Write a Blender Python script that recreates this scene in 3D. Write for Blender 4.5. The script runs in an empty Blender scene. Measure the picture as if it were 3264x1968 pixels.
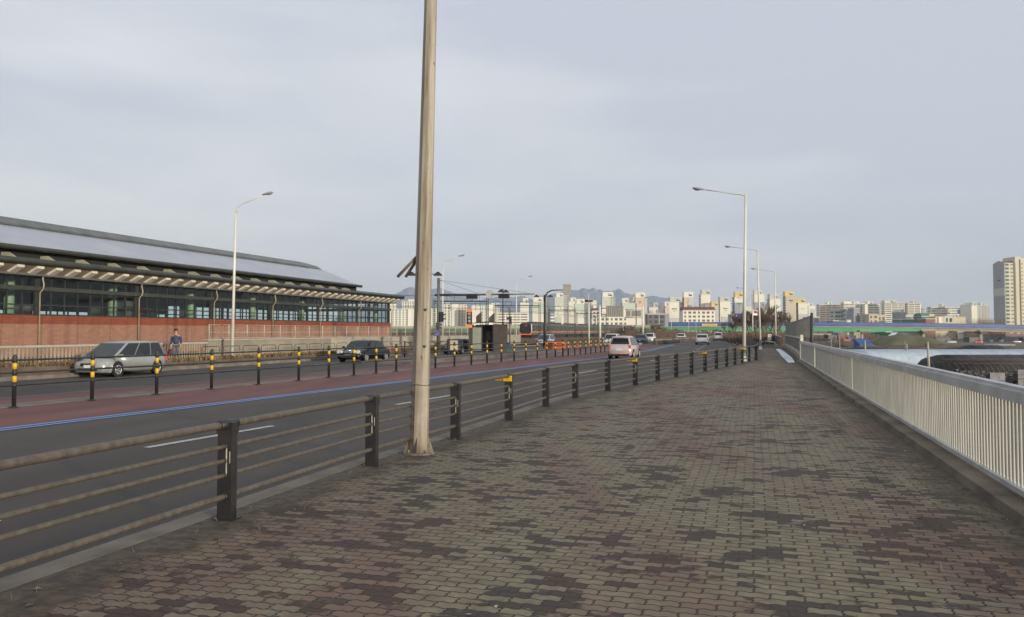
import bpy, math, random
from mathutils import Vector, Matrix
R = math.radians
sc = bpy.context.scene
col = sc.collection

# ---------------------------------------------------------------- camera, sky, sun, exposure
EYE, FPX, PITCH = 1.6, 2700.0, R(2.3)
PY = 1057 - FPX*math.tan(PITCH)
cd = bpy.data.cameras.new('camera'); cam = bpy.data.objects.new('camera', cd); col.objects.link(cam)
cam.location = (0, 0, EYE); cam.rotation_euler = (R(90)+PITCH, 0, 0)
cd.sensor_width = 36; cd.lens = FPX/3264*36; cd.shift_y = -(984-PY)/3264
cd.clip_start = 0.1; cd.clip_end = 60000
sc.camera = cam
SUN_AZ, SUN_EL = R(40), R(8)      # azimuth from straight behind the camera towards the right
sdir = Vector((math.sin(SUN_AZ)*math.cos(SUN_EL), -math.cos(SUN_AZ)*math.cos(SUN_EL), math.sin(SUN_EL)))
sl = bpy.data.lights.new('sun', 'SUN'); sl.energy = 3.5; sl.angle = R(2.5); sl.color = (1.0, 0.90, 0.74)
so = bpy.data.objects.new('sun', sl); col.objects.link(so); so.rotation_euler = (-sdir).to_track_quat('-Z', 'Y').to_euler()
so.location = (30, -30, 40)
w = bpy.data.worlds.new('World'); sc.world = w; w.use_nodes = True
nt = w.node_tree; nt.nodes.clear()
N = lambda t: nt.nodes.new(t)
out = N('ShaderNodeOutputWorld'); bg = N('ShaderNodeBackground'); sky = N('ShaderNodeTexSky')
sky.sky_type = 'NISHITA'; sky.sun_disc = False; sky.sun_elevation = SUN_EL
sky.sun_rotation = math.atan2(sdir.x, sdir.y); sky.air_density = 1.0; sky.dust_density = 2.0
tc = N('ShaderNodeTexCoord'); mp = N('ShaderNodeMapping'); mp.inputs['Scale'].default_value = (1.2, 1.2, 5.5)
mp.inputs['Rotation'].default_value = (0, R(9), 0); mp.inputs['Location'].default_value = (.3, .1, .4)
n1 = N('ShaderNodeTexNoise'); n1.inputs['Scale'].default_value = 1.3; n1.inputs['Detail'].default_value = 5; n1.inputs['Roughness'].default_value = .45
rp = N('ShaderNodeValToRGB'); rp.color_ramp.elements[0].position = .40; rp.color_ramp.elements[1].position = .60
rp.color_ramp.elements[0].color = (0.475, 0.505, 0.59, 1); rp.color_ramp.elements[1].color = (0.635, 0.65, 0.685, 1)
vm = N('ShaderNodeMixRGB'); vm.blend_type = 'MULTIPLY'; vm.inputs[0].default_value = 1; vm.inputs[2].default_value = (12.2, 12.1, 11.9, 1)
mx = N('ShaderNodeMixRGB'); mx.inputs[0].default_value = .90
L = nt.links.new
L(tc.outputs['Generated'], mp.inputs['Vector']); L(mp.outputs[0], n1.inputs['Vector']); L(n1.outputs['Fac'], rp.inputs['Fac'])
L(rp.outputs[0], vm.inputs[1]); L(sky.outputs[0], mx.inputs[1]); L(vm.outputs[0], mx.inputs[2]); L(mx.outputs[0], bg.inputs['Color'])
bg.inputs['Strength'].default_value = .10
L(bg.outputs[0], out.inputs['Surface'])
vs = sc.view_settings; vs.view_transform = 'Standard'; vs.look = 'None'; vs.gamma = 1; vs.exposure = 0.15
sc.cycles.max_bounces = 6; sc.cycles.volume_bounces = 0; sc.cycles.transparent_max_bounces = 12
sc.cycles.volume_max_steps = 64

# ---------------------------------------------------------------- helpers
def ray(x, y):
    r, u = (x-1632)/FPX, (PY-y)/FPX
    return Vector((r, math.cos(PITCH)-math.sin(PITCH)*u, math.sin(PITCH)+math.cos(PITCH)*u))
def gp(x, y, z=0.0):
    d = ray(x, y); k = (z-EYE)/d.z; return Vector((d.x*k, d.y*k, z))
def at(x, y, Y):
    d = ray(x, y); k = Y/d.y; return Vector((d.x*k, Y, EYE+d.z*k))
A16 = R(16); U16 = Vector((math.sin(A16), math.cos(A16), 0)); N16 = Vector((math.cos(A16), -math.sin(A16), 0))
def F16(s, t, z=0.0):
    p = U16*s + N16*t; return Vector((p.x, p.y, z))
_path = []
def _mk():
    x = y = 0.0; ds = 1.0
    for i in range(700):
        s = float(i-20)
        if s < 50: h = 20.1
        elif s < 85: h = 20.1-(s-50)/35*5.6
        elif s < 330: h = 14.5-(s-85)/245*2.5
        else: h = 12
        if i == 0: x, y = -20*math.sin(R(20.1)), -20*math.cos(R(20.1))
        _path.append((x, y, R(h)))
        x += math.sin(R(h)); y += math.cos(R(h))
_mk()
def P(s, t, z=0.0):
    k = max(0, min(len(_path)-2, s+20)); i = int(k); f = k-i
    a, b = _path[i], _path[i+1]; h = a[2]+(b[2]-a[2])*f
    return Vector((a[0]+(b[0]-a[0])*f + math.cos(h)*t, a[1]+(b[1]-a[1])*f - math.sin(h)*t, z))

class MB:
    def __init__(s): s.v = []; s.f = []; s.sm = []
    def add(s, vs, fs, smooth=False):
        o = len(s.v); s.v += [tuple(v) for v in vs]; s.f += [tuple(i+o for i in f) for f in fs]; s.sm += [smooth]*len(fs); return s
    def box(s, c, d, rz=0, M=None):
        x, y, z = d[0]/2, d[1]/2, d[2]/2; c = Vector(c)
        vs = [Vector((sx*x, sy*y, sz*z)) for sz in (-1, 1) for sx, sy in ((-1,-1),(1,-1),(1,1),(-1,1))]
        m = M or Matrix.Rotation(rz, 3, 'Z')
        return s.add([m@v+c for v in vs], [(3,2,1,0),(4,5,6,7),(0,1,5,4),(1,2,6,5),(2,3,7,6),(3,0,4,7)])
    def beam(s, a, b, wd, ht, up=Vector((0,0,1))):
        a, b = Vector(a), Vector(b); d = (b-a); l = d.length; d.normalize()
        sd = d.cross(up).normalized(); u = sd.cross(d)
        vs = [p+sd*(i*wd/2)+u*(j*ht/2) for p in (a, b) for i, j in ((-1,-1),(1,-1),(1,1),(-1,1))]
        return s.add(vs, [(0,1,2,3),(7,6,5,4),(0,4,5,1),(1,5,6,2),(2,6,7,3),(3,7,4,0)])
    def tube(s, pts, r, n=8, cap=True, smooth=True, ph=0):
        pts = [Vector(p) for p in pts]; m = len(pts)
        rs = r if isinstance(r, (list, tuple)) else [r]*m
        vs = []; ref = None
        for i, p in enumerate(pts):
            d = (pts[min(i+1, m-1)]-pts[max(i-1, 0)]).normalized()
            if ref is None:
                ref = Vector((1, 0, 0)) if abs(d.z) > .9 else Vector((0, 0, 1))
            a = (ref - d*ref.dot(d)).normalized(); ref = a; b = d.cross(a)
            for k in range(n):
                t = 2*math.pi*k/n+ph; vs.append(p+(a*math.cos(t)+b*math.sin(t))*rs[i])
        fs = [(i*n+k, i*n+(k+1)%n, (i+1)*n+(k+1)%n, (i+1)*n+k) for i in range(m-1) for k in range(n)]
        s.add(vs, fs, smooth)
        if cap:
            o = len(s.v)-len(vs)
            s.f += [tuple(o+k for k in reversed(range(n))), tuple(o+(m-1)*n+k for k in range(n))]; s.sm += [False, False]
        return s
    def prism(s, poly, z0, z1):
        n = len(poly); vs = [(p[0], p[1], z0) for p in poly]+[(p[0], p[1], z1) for p in poly]
        return s.add(vs, [tuple(reversed(range(n))), tuple(range(n, 2*n))]+[(i, (i+1)%n, n+(i+1)%n, n+i) for i in range(n)])
    def loft(s, rings, cap=True, closed=True, smooth=True):
        n = len(rings[0]); vs = [v for r in rings for v in r]; fs = []
        for i in range(len(rings)-1):
            for k in range(n if closed else n-1):
                fs.append((i*n+k, i*n+(k+1)%n, (i+1)*n+(k+1)%n, (i+1)*n+k))
        if cap: fs += [tuple(reversed(range(n))), tuple((len(rings)-1)*n+k for k in range(n))]
        return s.add(vs, fs, smooth)
    def quad(s, a, b, c, d): return s.add([a, b, c, d], [(0,1,2,3)])
    def disc(s, c, nrm, r, n=14, th=.02):
        c, nrm = Vector(c), Vector(nrm).normalized(); return s.tube([c, c+nrm*th], r, n)
    def build(s, name, m, parent=None, loc=None):
        me = bpy.data.meshes.new(name); me.from_pydata(s.v, [], s.f); me.materials.append(m)
        me.polygons.foreach_set('use_smooth', s.sm); me.update()
        o = bpy.data.objects.new(name, me); col.objects.link(o)
        if parent is not None: o.parent = parent
        if loc is not None: o.location = loc
        return o
def tag(o, label=None, cat=None, group=None, kind=None):
    if label: o['label'] = label
    if cat: o['category'] = cat
    if group: o['group'] = group
    if kind: o['kind'] = kind
    return o
def thing(name, label, cat, loc=(0,0,0), rz=0, group=None):
    o = bpy.data.objects.new(name, None); col.objects.link(o); o.location = loc; o.rotation_euler = (0, 0, rz)
    o.empty_display_size = .2
    return tag(o, label, cat, group)
def kids(o): return list(o.children)
def copy_tree(o, parent=None):
    ks = kids(o); c = o.copy(); col.objects.link(c); c.parent = parent
    for k in ks: copy_tree(k, c)
    return c
def struct(name, mb, m): return tag(mb.build(name, m), kind='structure')

# ---------------------------------------------------------------- materials
MATS = {}
def mat(name, c, rough=.7, metal=0, var=.12, scale=3.0, c2=None, detail=6, stretch=(1,1,1), bump=0, bscale=None, spec=.5, lo=.35, hi=.65):
    if name in MATS: return MATS[name]
    m = bpy.data.materials.new(name); m.use_nodes = True; t = m.node_tree; b = t.nodes['Principled BSDF']
    b.inputs['Roughness'].default_value = rough; b.inputs['Metallic'].default_value = metal; b.inputs['Specular IOR Level'].default_value = spec
    tcn = t.nodes.new('ShaderNodeTexCoord'); mpn = t.nodes.new('ShaderNodeMapping'); mpn.inputs['Scale'].default_value = stretch
    ns = t.nodes.new('ShaderNodeTexNoise'); ns.inputs['Scale'].default_value = scale; ns.inputs['Detail'].default_value = detail
    rr = t.nodes.new('ShaderNodeValToRGB'); rr.color_ramp.elements[0].position = lo; rr.color_ramp.elements[1].position = hi
    ca = tuple(c); cb = tuple(c2) if c2 else tuple(min(1, x*(1+var)) for x in c)
    if not c2: ca = tuple(x*(1-var) for x in c)
    rr.color_ramp.elements[0].color = ca+(1,); rr.color_ramp.elements[1].color = cb+(1,)
    t.links.new(tcn.outputs['Object'], mpn.inputs[0]); t.links.new(mpn.outputs[0], ns.inputs['Vector'])
    t.links.new(ns.outputs['Fac'], rr.inputs[0]); t.links.new(rr.outputs[0], b.inputs['Base Color'])
    if bump:
        n2 = t.nodes.new('ShaderNodeTexNoise'); n2.inputs['Scale'].default_value = bscale or scale*10; n2.inputs['Detail'].default_value = 4
        bp = t.nodes.new('ShaderNodeBump'); bp.inputs['Strength'].default_value = bump; bp.inputs['Distance'].default_value = .02
        t.links.new(mpn.outputs[0], n2.inputs['Vector']); t.links.new(n2.outputs['Fac'], bp.inputs['Height']); t.links.new(bp.outputs[0], b.inputs['Normal'])
    MATS[name] = m; return m
def emit(name, c, st):
    m = bpy.data.materials.new(name); m.use_nodes = True; b = m.node_tree.nodes['Principled BSDF']
    b.inputs['Base Color'].default_value = tuple(x*.4 for x in c)+(1,); b.inputs['Emission Color'].default_value = c+(1,); b.inputs['Emission Strength'].default_value = st
    return m
class G:
    """small node-graph helper"""
    def __init__(s, name, rough=.8):
        s.m = bpy.data.materials.new(name); s.m.use_nodes = True; s.t = s.m.node_tree; s.b = s.t.nodes['Principled BSDF']
        s.b.inputs['Roughness'].default_value = rough
        s.co = s.t.nodes.new('ShaderNodeTexCoord').outputs['Object']
    def L(s, a, b):
        if hasattr(a, 'is_linked') or hasattr(a, 'links'): s.t.links.new(a, b)
        else: b.default_value = a
    def map(s, rz=0, sc_=(1,1,1), src=None):
        n = s.t.nodes.new('ShaderNodeMapping'); n.inputs['Rotation'].default_value = (0, 0, rz); n.inputs['Scale'].default_value = sc_
        s.L(src or s.co, n.inputs[0]); return n.outputs[0]
    def noise(s, scale, detail=4, src=None, rough=.5):
        n = s.t.nodes.new('ShaderNodeTexNoise'); n.inputs['Scale'].default_value = scale; n.inputs['Detail'].default_value = detail
        n.inputs['Roughness'].default_value = rough; s.L(src or s.co, n.inputs['Vector']); return n.outputs['Fac']
    def math(s, op, a, b=0.0, c=None, clamp=False):
        n = s.t.nodes.new('ShaderNodeMath'); n.operation = op; n.use_clamp = clamp
        s.L(a, n.inputs[0]); s.L(b, n.inputs[1])
        if c is not None: s.L(c, n.inputs[2])
        return n.outputs[0]
    def ramp(s, f, lo, hi, a=0.0, b=1.0):
        n = s.t.nodes.new('ShaderNodeMapRange'); n.clamp = True
        s.L(f, n.inputs[0]); n.inputs[1].default_value = lo; n.inputs[2].default_value = hi; n.inputs[3].default_value = a; n.inputs[4].default_value = b
        return n.outputs[0]
    def mix(s, f, a, b, mode='MIX'):
        n = s.t.nodes.new('ShaderNodeMixRGB'); n.blend_type = mode; s.L(f, n.inputs[0])
        for v, i in ((a, 1), (b, 2)):
            if isinstance(v, tuple): n.inputs[i].default_value = v+(1,) if len(v) == 3 else v
            else: s.L(v, n.inputs[i])
        return n.outputs[0]
    def sep(s, src): n = s.t.nodes.new('ShaderNodeSeparateXYZ'); s.L(src, n.inputs[0]); return n.outputs
    def comb(s, x, y, z=0.0):
        n = s.t.nodes.new('ShaderNodeCombineXYZ')
        for i, v in enumerate((x, y, z)): s.L(v, n.inputs[i])
        return n.outputs[0]
    def brick(s, vec, bw, rh, mort, c1=(0,0,0), c2=(1,1,1), cm=(0,0,0), off=.5, smooth=.1):
        n = s.t.nodes.new('ShaderNodeTexBrick'); s.L(vec, n.inputs['Vector']); n.offset = off
        n.inputs['Color1'].default_value = c1+(1,); n.inputs['Color2'].default_value = c2+(1,); n.inputs['Mortar'].default_value = cm+(1,)
        n.inputs['Scale'].default_value = 1; n.inputs['Mortar Size'].default_value = mort; n.inputs['Mortar Smooth'].default_value = smooth
        n.inputs['Brick Width'].default_value = bw; n.inputs['Row Height'].default_value = rh; return n
    def bump(s, h, st=.5, dist=.01):
        n = s.t.nodes.new('ShaderNodeBump'); n.inputs['Strength'].default_value = st; n.inputs['Distance'].default_value = dist
        s.L(h, n.inputs['Height']); s.L(n.outputs[0], s.b.inputs['Normal'])
    def done(s, c): s.L(c, s.b.inputs['Base Color']); return s.m

# paving: wavy interlocking blocks laid in rows across the pavement
g = G('paving', .85)
v = g.map(rz=A16); x, y, _ = g.sep(v)            # x across, y along the pavement
zig = g.math('MULTIPLY', g.math('PINGPONG', x, .05), .38)
zag = g.math('MULTIPLY', g.math('PINGPONG', y, .025), .5)
wob = g.math('MULTIPLY', g.noise(1.1, 2), .05)
by = g.math('ADD', g.math('ADD', y, zig), wob); bx_ = g.math('ADD', x, g.math('ADD', zag, wob))
bv = g.comb(bx_, by)
br = g.brick(bv, .20, .10, .0075, smooth=.3)
rnd = br.outputs['Color']; mort = br.outputs['Fac']
patch = g.ramp(g.noise(1.5, 6, rough=.62), .44, .62)
big = g.noise(.35, 3)
dk = g.ramp(g.math('ADD', g.math('MULTIPLY', rnd, .62), g.math('MULTIPLY', patch, .42)), .565, .64)
redn = g.noise(1, 3, src=g.map(rz=A16, sc_=(.75, .16, 1)))
redp = g.ramp(g.math('ADD', redn, g.math('MULTIPLY', rnd, .10)), .52, .66)
fine = g.noise(60, 3)
base = g.mix(g.ramp(g.noise(7, 4), .3, .7), (.150, .123, .072), (.265, .226, .136))
base = g.mix(g.math('MULTIPLY', redp, .8), base, (.180, .095, .065))
base = g.mix(dk, base, g.mix(redp, (.042, .030, .018), (.054, .025, .016)))
base = g.mix(g.ramp(g.noise(25, 4), .3, .75, 0, .3), base, (.12, .105, .085))
base = g.mix(g.ramp(fine, .35, .7, .10, 0), base, (.05, .045, .04))
at_ = g.t.nodes.new('ShaderNodeAttribute'); at_.attribute_name = 'kerb_distance'; at_n = at_.outputs['Fac']
# soil gathered along both edges

tt = x
soil_r = g.ramp(g.math('ADD', tt, g.math('MULTIPLY', g.noise(1.5, 7, rough=.7), 1.9)), 2.55, 2.95)
soil_l = g.ramp(g.math('ADD', at_.outputs['Fac'], g.math('MULTIPLY', g.noise(1.6, 7, rough=.7), -1.7)), -.52, -.28, 1, 0)
soil_l = g.math('MAXIMUM', soil_l, g.ramp(at_.outputs['Fac'], .10, .22, 1, 0))
soil = g.math('MAXIMUM', soil_r, soil_l)
soilc = g.mix(g.ramp(g.noise(9, 6), .4, .65), (.050, .038, .028), (.105, .082, .052))
sandm = g.math('MULTIPLY', g.ramp(g.noise(1.1, 7, rough=.75), .56, .66), g.ramp(g.math('ABSOLUTE', g.math('SUBTRACT', at_n, .9)), .5, 1.6, 1, .12))
base = g.mix(g.math('MULTIPLY', sandm, .65), base, g.mix(g.ramp(g.noise(45, 3), .4, .6), (.11, .085, .05), (.25, .20, .12)))
base = g.mix(mort, base, (.022, .018, .014))
base = g.mix(g.math('MULTIPLY', soil, .93), base, soilc)
hgt = g.math('ADD', g.math('SUBTRACT', g.math('MULTIPLY', fine, .15), g.math('MULTIPLY', mort, 1.0)), g.math('MULTIPLY', rnd, .5))
g.bump(hgt, .7, .008)
M_pave = g.done(base)

def wear(g, c, amt=.45):
    la = g.t.nodes.new('ShaderNodeAttribute'); la.attribute_name = 'lateral'; l_ = g.math('ADD', la.outputs['Fac'], 60.0)
    tr = g.math('PINGPONG', g.math('ADD', l_, .35), .9)
    f = g.math('MULTIPLY', g.ramp(tr, .25, .75), g.ramp(g.noise(.12, 5), .35, .7))
    c = g.mix(g.math('MULTIPLY', f, amt), c, (.032, .028, .025))
    n = g.t.nodes.new('ShaderNodeTexVoronoi'); n.feature = 'DISTANCE_TO_EDGE'; n.inputs['Scale'].default_value = .22
    wv = g.t.nodes.new('ShaderNodeVectorMath'); wv.operation = 'ADD'; nn = g.t.nodes.new('ShaderNodeTexNoise'); nn.inputs['Scale'].default_value = .9; nn.inputs['Detail'].default_value = 6
    g.L(g.co, nn.inputs['Vector']); g.L(g.co, wv.inputs[0]); g.L(nn.outputs['Color'], wv.inputs[1]); g.L(wv.outputs[0], n.inputs['Vector'])
    cr = g.math('MULTIPLY', g.ramp(n.outputs['Distance'], .0, .012, 1, 0), g.ramp(g.noise(.09, 3), .48, .56))
    return g.mix(g.math('MULTIPLY', cr, .7), c, (.018, .016, .015))
g = G('asphalt', .78)
n_ = g.noise(.35, 6, src=g.map(rz=A16+R(4), sc_=(1, .08, 1)))
c = g.mix(g.ramp(n_, .35, .65), (.052, .044, .036), (.098, .084, .069))
c = g.mix(g.ramp(g.noise(40, 3), .3, .7, 0, .35), c, (.045, .042, .044))
c = g.mix(g.ramp(g.noise(.8, 5), .55, .75, 0, .35), c, (.10, .092, .085))
g.bump(g.noise(90, 3), .35, .01); g.b.inputs['Specular IOR Level'].default_value = .3
M_asph = g.done(wear(g, c))
g = G('red_surface', .8)
n_ = g.noise(.5, 6, src=g.map(rz=A16+R(4), sc_=(1, .07, 1)))
c = g.mix(g.ramp(n_, .35, .65), (.125, .056, .050), (.200, .088, .078))
c = g.mix(g.ramp(g.noise(2, 6, src=g.map(rz=A16+R(4), sc_=(1, .2, 1)), rough=.6), .5, .75, 0, .5), c, (.085, .060, .058))
g.bump(g.noise(90, 3), .3, .01); g.b.inputs['Specular IOR Level'].default_value = .3
M_red = g.done(wear(g, c, .3))
def worn(name, c1, under):
    g = G(name, .75)
    f = g.ramp(g.noise(14, 6, rough=.7), .42, .72, 0, .75)
    return g.done(g.mix(f, c1, under))
M_white = worn('white_paint', (.52, .50, .46), (.10, .095, .09))
M_whitedim = worn('faded_paint', (.26, .25, .24), (.09, .08, .08))
M_blue = worn('blue_paint', (.16, .28, .53), (.10, .17, .33))
M_bluedim = worn('faded_blue_paint', (.13, .17, .25), (.09, .07, .08))
M_conc = mat('concrete', (.20, .18, .15), .9, c2=(.30, .275, .235), scale=1.6, bump=.3, bscale=40)
M_kerb = mat('kerb_stone', (.115,.100,.080), .9, c2=(.185,.165,.135), scale=2.5, bump=.3, bscale=50)
M_dirt = mat('soil', (.055, .042, .030), .95, c2=(.11, .085, .055), scale=2, bump=.6, bscale=20)
M_medc = mat('median_concrete', (.10, .088, .072), .9, c2=(.165, .145, .118), scale=1.2, bump=.3, bscale=30)
# ---------------------------------------------------------------- ground, roads, pavements
random.seed(4)
ZR, ZO, GZ = -.2, -.32, -4.2
g = G('field_ground', .95)
v = g.map(sc_=(1, .35, 1))
c = g.mix(g.ramp(g.noise(.03, 6, src=v), .4, .6), (.085, .062, .040), (.14, .115, .07))
c = g.mix(g.ramp(g.noise(.012, 5, src=v, rough=.6), .52, .62), c, (.075, .085, .045))
c = g.mix(g.ramp(g.noise(.6, 5), .35, .7, 0, .5), c, (.05, .04, .03))
M_field = g.done(c)
g = G('brush_ground', .95)
c = g.mix(g.ramp(g.noise(.5, 7, rough=.65), .4, .62), (.055, .038, .026), (.115, .085, .055))
g.bump(g.noise(5, 5), .8, .1)
M_brush = g.done(c)
m = MB(); m.quad((-9000,-400,GZ),(9000,-400,GZ),(9000,16000,GZ),(-9000,16000,GZ)); struct('ground', m, M_field)
# road embankment: one raised body carrying both carriageways and the pavements
left = [F16(s, -30.6) for s in range(-60, 700, 20)]
right = [F16(s, 2.75) for s in range(-60, 110, 10)]+[P(s, .6) for s in range(112, 640, 12)]
def slope(pts, dx, name):
    rings = []
    for i, p in enumerate(pts):
        d = (pts[min(i+1, len(pts)-1)]-pts[max(i-1, 0)]).normalized(); n = Vector((d.y, -d.x, 0))*dx
        rings.append([p+Vector((0,0,-.25)), p+n*.5+Vector((0,0,-1.9+random.uniform(-.2,.2))), p+n+Vector((0,0,GZ-.1))])
    mb = MB(); mb.loft(rings, cap=False, closed=False); return struct(name, mb, M_brush)
slope(right, 6.5, 'embankment')
mb = MB(); mb.v = [tuple(F16(-60,-31.2,-.45)), tuple(F16(-60,-520,-.45)), tuple(F16(430,-520,-.45)), tuple(F16(430,-31.2,-.45)),
    tuple(F16(-60,-31.2,GZ-.2)), tuple(F16(-60,-520,GZ-.2)), tuple(F16(440,-520,GZ-.2)), tuple(F16(440,-31.2,GZ-.2))]
mb.f = [(0,3,2,1),(0,1,5,4),(1,2,6,5),(2,3,7,6)]; mb.sm = [False]*4; struct('trackside_ground', mb, M_brush)
# near carriageway sheet and opposite carriageway sheet
def strip(name, fn, s0, s1, a, b, z, m, ds=3.0, kind='structure'):
    mb = MB(); n = max(1, int((s1-s0)/ds)); rings = []; lat = []
    for i in range(n+1):
        s = s0+(s1-s0)*i/n; rings.append([fn(s, a(s) if callable(a) else a, z), fn(s, b(s) if callable(b) else b, z)])
    for i in range(n):
        mb.add([rings[i][0], rings[i][1], rings[i+1][1], rings[i+1][0]], [(0,1,2,3)])
        sa, sb_ = s0+(s1-s0)*i/n, s0+(s1-s0)*(i+1)/n; e = lambda f, s: f(s) if callable(f) else f
        lat += [e(a, sa), e(b, sa), e(b, sb_), e(a, sb_)]
    o = tag(mb.build(name, m), kind=kind); o.data.attributes.new('lateral', 'FLOAT', 'POINT').data.foreach_set('value', lat); return o
strip('near_carriageway', P, -18, 640, -18.15, -2.7, ZR, M_asph)
n = 160; mb = MB()
def medL(s, z=ZO): return P(s, -18.9, z)
pr = None
for i in range(n+1):
    s = -18+i*4.0; a = medL(s); q = F16(s*1.0-1, -27.75, ZO)
    if (q-a).dot(N16) > -1: q = a-N16*11
    if pr: mb.add([pr[1], pr[0], a, q], [(0,1,2,3)])
    pr = (a, q)
struct('opposite_carriageway', mb, M_asph)
strip('red_bus_lane', P, -18, 105, -18.1, -14.35, ZR+.005, M_red)
strip('opposite_red_bus_lane', P, -18, 105, -22.1, -18.95, ZO+.005, M_red)
# lane paint
def dashes(name, t, s0, s1, ln, gap, wd, m, fn=P, z=ZR+.006, ds=1.5):
    mb = MB(); s = s0
    while s < s1:
        k = 2 if ln < 5 else max(2, int(ln/ds))
        for j in range(k):
            a = s+ln*j/k; b = s+ln*(j+1)/k
            mb.add([fn(a, t-wd/2, z), fn(a, t+wd/2, z), fn(b, t+wd/2, z), fn(b, t-wd/2, z)], [(0,1,2,3)])
        s += ln+gap
    return tag(mb.build(name, m), kind='structure')
dashes('blue_lane_line', -14.00, -15, 118, 133, 1, .16, M_blue, z=ZR+.0105)
dashes('blue_lane_line', -14.26, -15, 118, 133, 1, .16, M_blue, z=ZR+.0105)
dashes('dashed_lane_line', -9.85, 10.45, 330, 3.2, 5.0, .15, M_white)
dashes('dashed_lane_line', -6.75, 20.6, 330, 3.2, 5.0, .12, M_whitedim)
dashes('edge_line', -19.25, -15, 108, 123, 1, .12, M_whitedim, z=ZO+.011)
dashes('edge_line', -22.15, -15, 108, 123, 1, .12, M_bluedim, z=ZO+.011)
dashes('edge_line', -17.75, 105, 330, 225, 1, .12, M_whitedim, z=ZR+.006)
dashes('dashed_lane_line', -24.5, 3, 60, 3.2, 5.0, .13, M_white, fn=F16, z=ZO+.006)
# median strip
mb = MB(); rg = []
for i in range(44):
    s = -18+i*3; rg.append([P(s,-19.0,ZO-.05), P(s,-18.95,-.185), P(s,-18.05,-.175), P(s,-18.0,ZR-.05)])
mb.loft(rg, cap=True, closed=False, smooth=False); struct('median_strip', mb, M_medc)

# ---------------------------------------------------------------- near pavement, kerbs
PB = [(722,1655),(1185,1485),(1452,1400),(1621.7,1340),(1740,1297),(1834,1269),(1937.7,1246.5),(2025.6,1228.5),(2096.7,1214),(2155.9,1203),(2205,1193.6),(2247.7,1184.5),(2284,1176.5),(2316.6,1169.5),(2343,1163.5),(2366,1158.5),(2388,1153.5),(2410,1149)]
posts = [gp(x, y) for x, y in PB]
d0 = (posts[0]-posts[1]).normalized()*2.8
posts = [posts[0]+d0*2.0+Vector((-.1,0,0)), posts[0]+d0] + posts
def offset(pts, o):
    r = []
    for i, p in enumerate(pts):
        d = (pts[min(i+1, len(pts)-1)]-pts[max(i-1, 0)]).normalized(); r.append(p+Vector((-d.y, d.x, 0))*o)
    return r
ext = [posts[0]+d0*6]+posts                       # behind the camera too
tailp = [gp(2409,1125), gp(2402,1110), gp(2385,1103.5), gp(2350,1093), gp(2338,1087.5)]
kerbl = offset(ext, .16)+[p.copy() for p in tailp]
rest = [P(s, -5.2) for s in range(172, 640, 12)]
kerbl += rest
mb = MB(); rg = []
for i, p in enumerate(kerbl):
    d = (kerbl[min(i+1, len(kerbl)-1)]-kerbl[max(i-1, 0)]).normalized(); nn = Vector((-d.y, d.x, 0))
    z = Vector((0,0,1))
    rg.append([p+z*-.02, p+z*.006, p+nn*.23+z*.006, p+nn*.25+z*-.015, p+nn*.255+z*(ZR-.05)])
mb.loft(rg, cap=False, closed=False, smooth=False); struct('kerb', mb, M_kerb)
mb = MB(); rg = []
for i, p in enumerate(kerbl[:40]):
    d = (kerbl[min(i+1, len(kerbl)-1)]-kerbl[max(i-1, 0)]).normalized(); nn = Vector((-d.y, d.x, 0))
    rg.append([Vector((*(p+nn*.26).xy, ZR+.012)), Vector((*(p+nn*.62).xy, ZR+.012))])
mb.loft(rg, cap=False, closed=False, smooth=False); struct('gutter', mb, M_conc)
# pavement surface: from the kerb to the concrete upstand on the right, then to the end of the walkway
m2 = MB(); kd = []; lp = offset(ext, .165)+tailp[:2]
for i in range(len(lp)):
    p = lp[i]; s = p.dot(U16); q = F16(s, 2.2 if s < 47 else 2.8)
    row = [p.lerp(q, k/14) for k in range(15)]
    if i:
        m2.add(prow+row, [(k, k+1, 15+k+1, 15+k) for k in range(14)]); kd += [(prow[k]-prow[0]).length for k in range(15)]+[(row[k]-row[0]).length for k in range(15)]
    prow = row; a, b = p, q
S1 = tailp[1].dot(U16)
m2.add([a, b, F16(S1+14, 2.6), F16(S1+14, 1.0)], [(0,1,2,3)])
kd += [0, 2, 2, 2]; pvo = struct('pavement', m2, M_pave)
av = pvo.data.attributes.new('kerb_distance', 'FLOAT', 'POINT'); av.data.foreach_set('value', kd)
# planted verge between the road and the walkway, behind the end of the railing
vl = tailp[1:]+rest[:20]; m2 = MB(); rg = []
for i, p in enumerate(vl):
    s = p.dot(U16); e = F16(max(s, 92), 2.75) if s < 115 else P(s*1.0-1.0, .6)
    rg.append([p+Vector((0,0,-.02)), p.lerp(e, .3)+Vector((0,0,.05)), p.lerp(e, .7)+Vector((0,0,.02)), e+Vector((0,0,-.24))])
m2.loft(rg, cap=False, closed=False); struct('verge', m2, M_brush)
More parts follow.
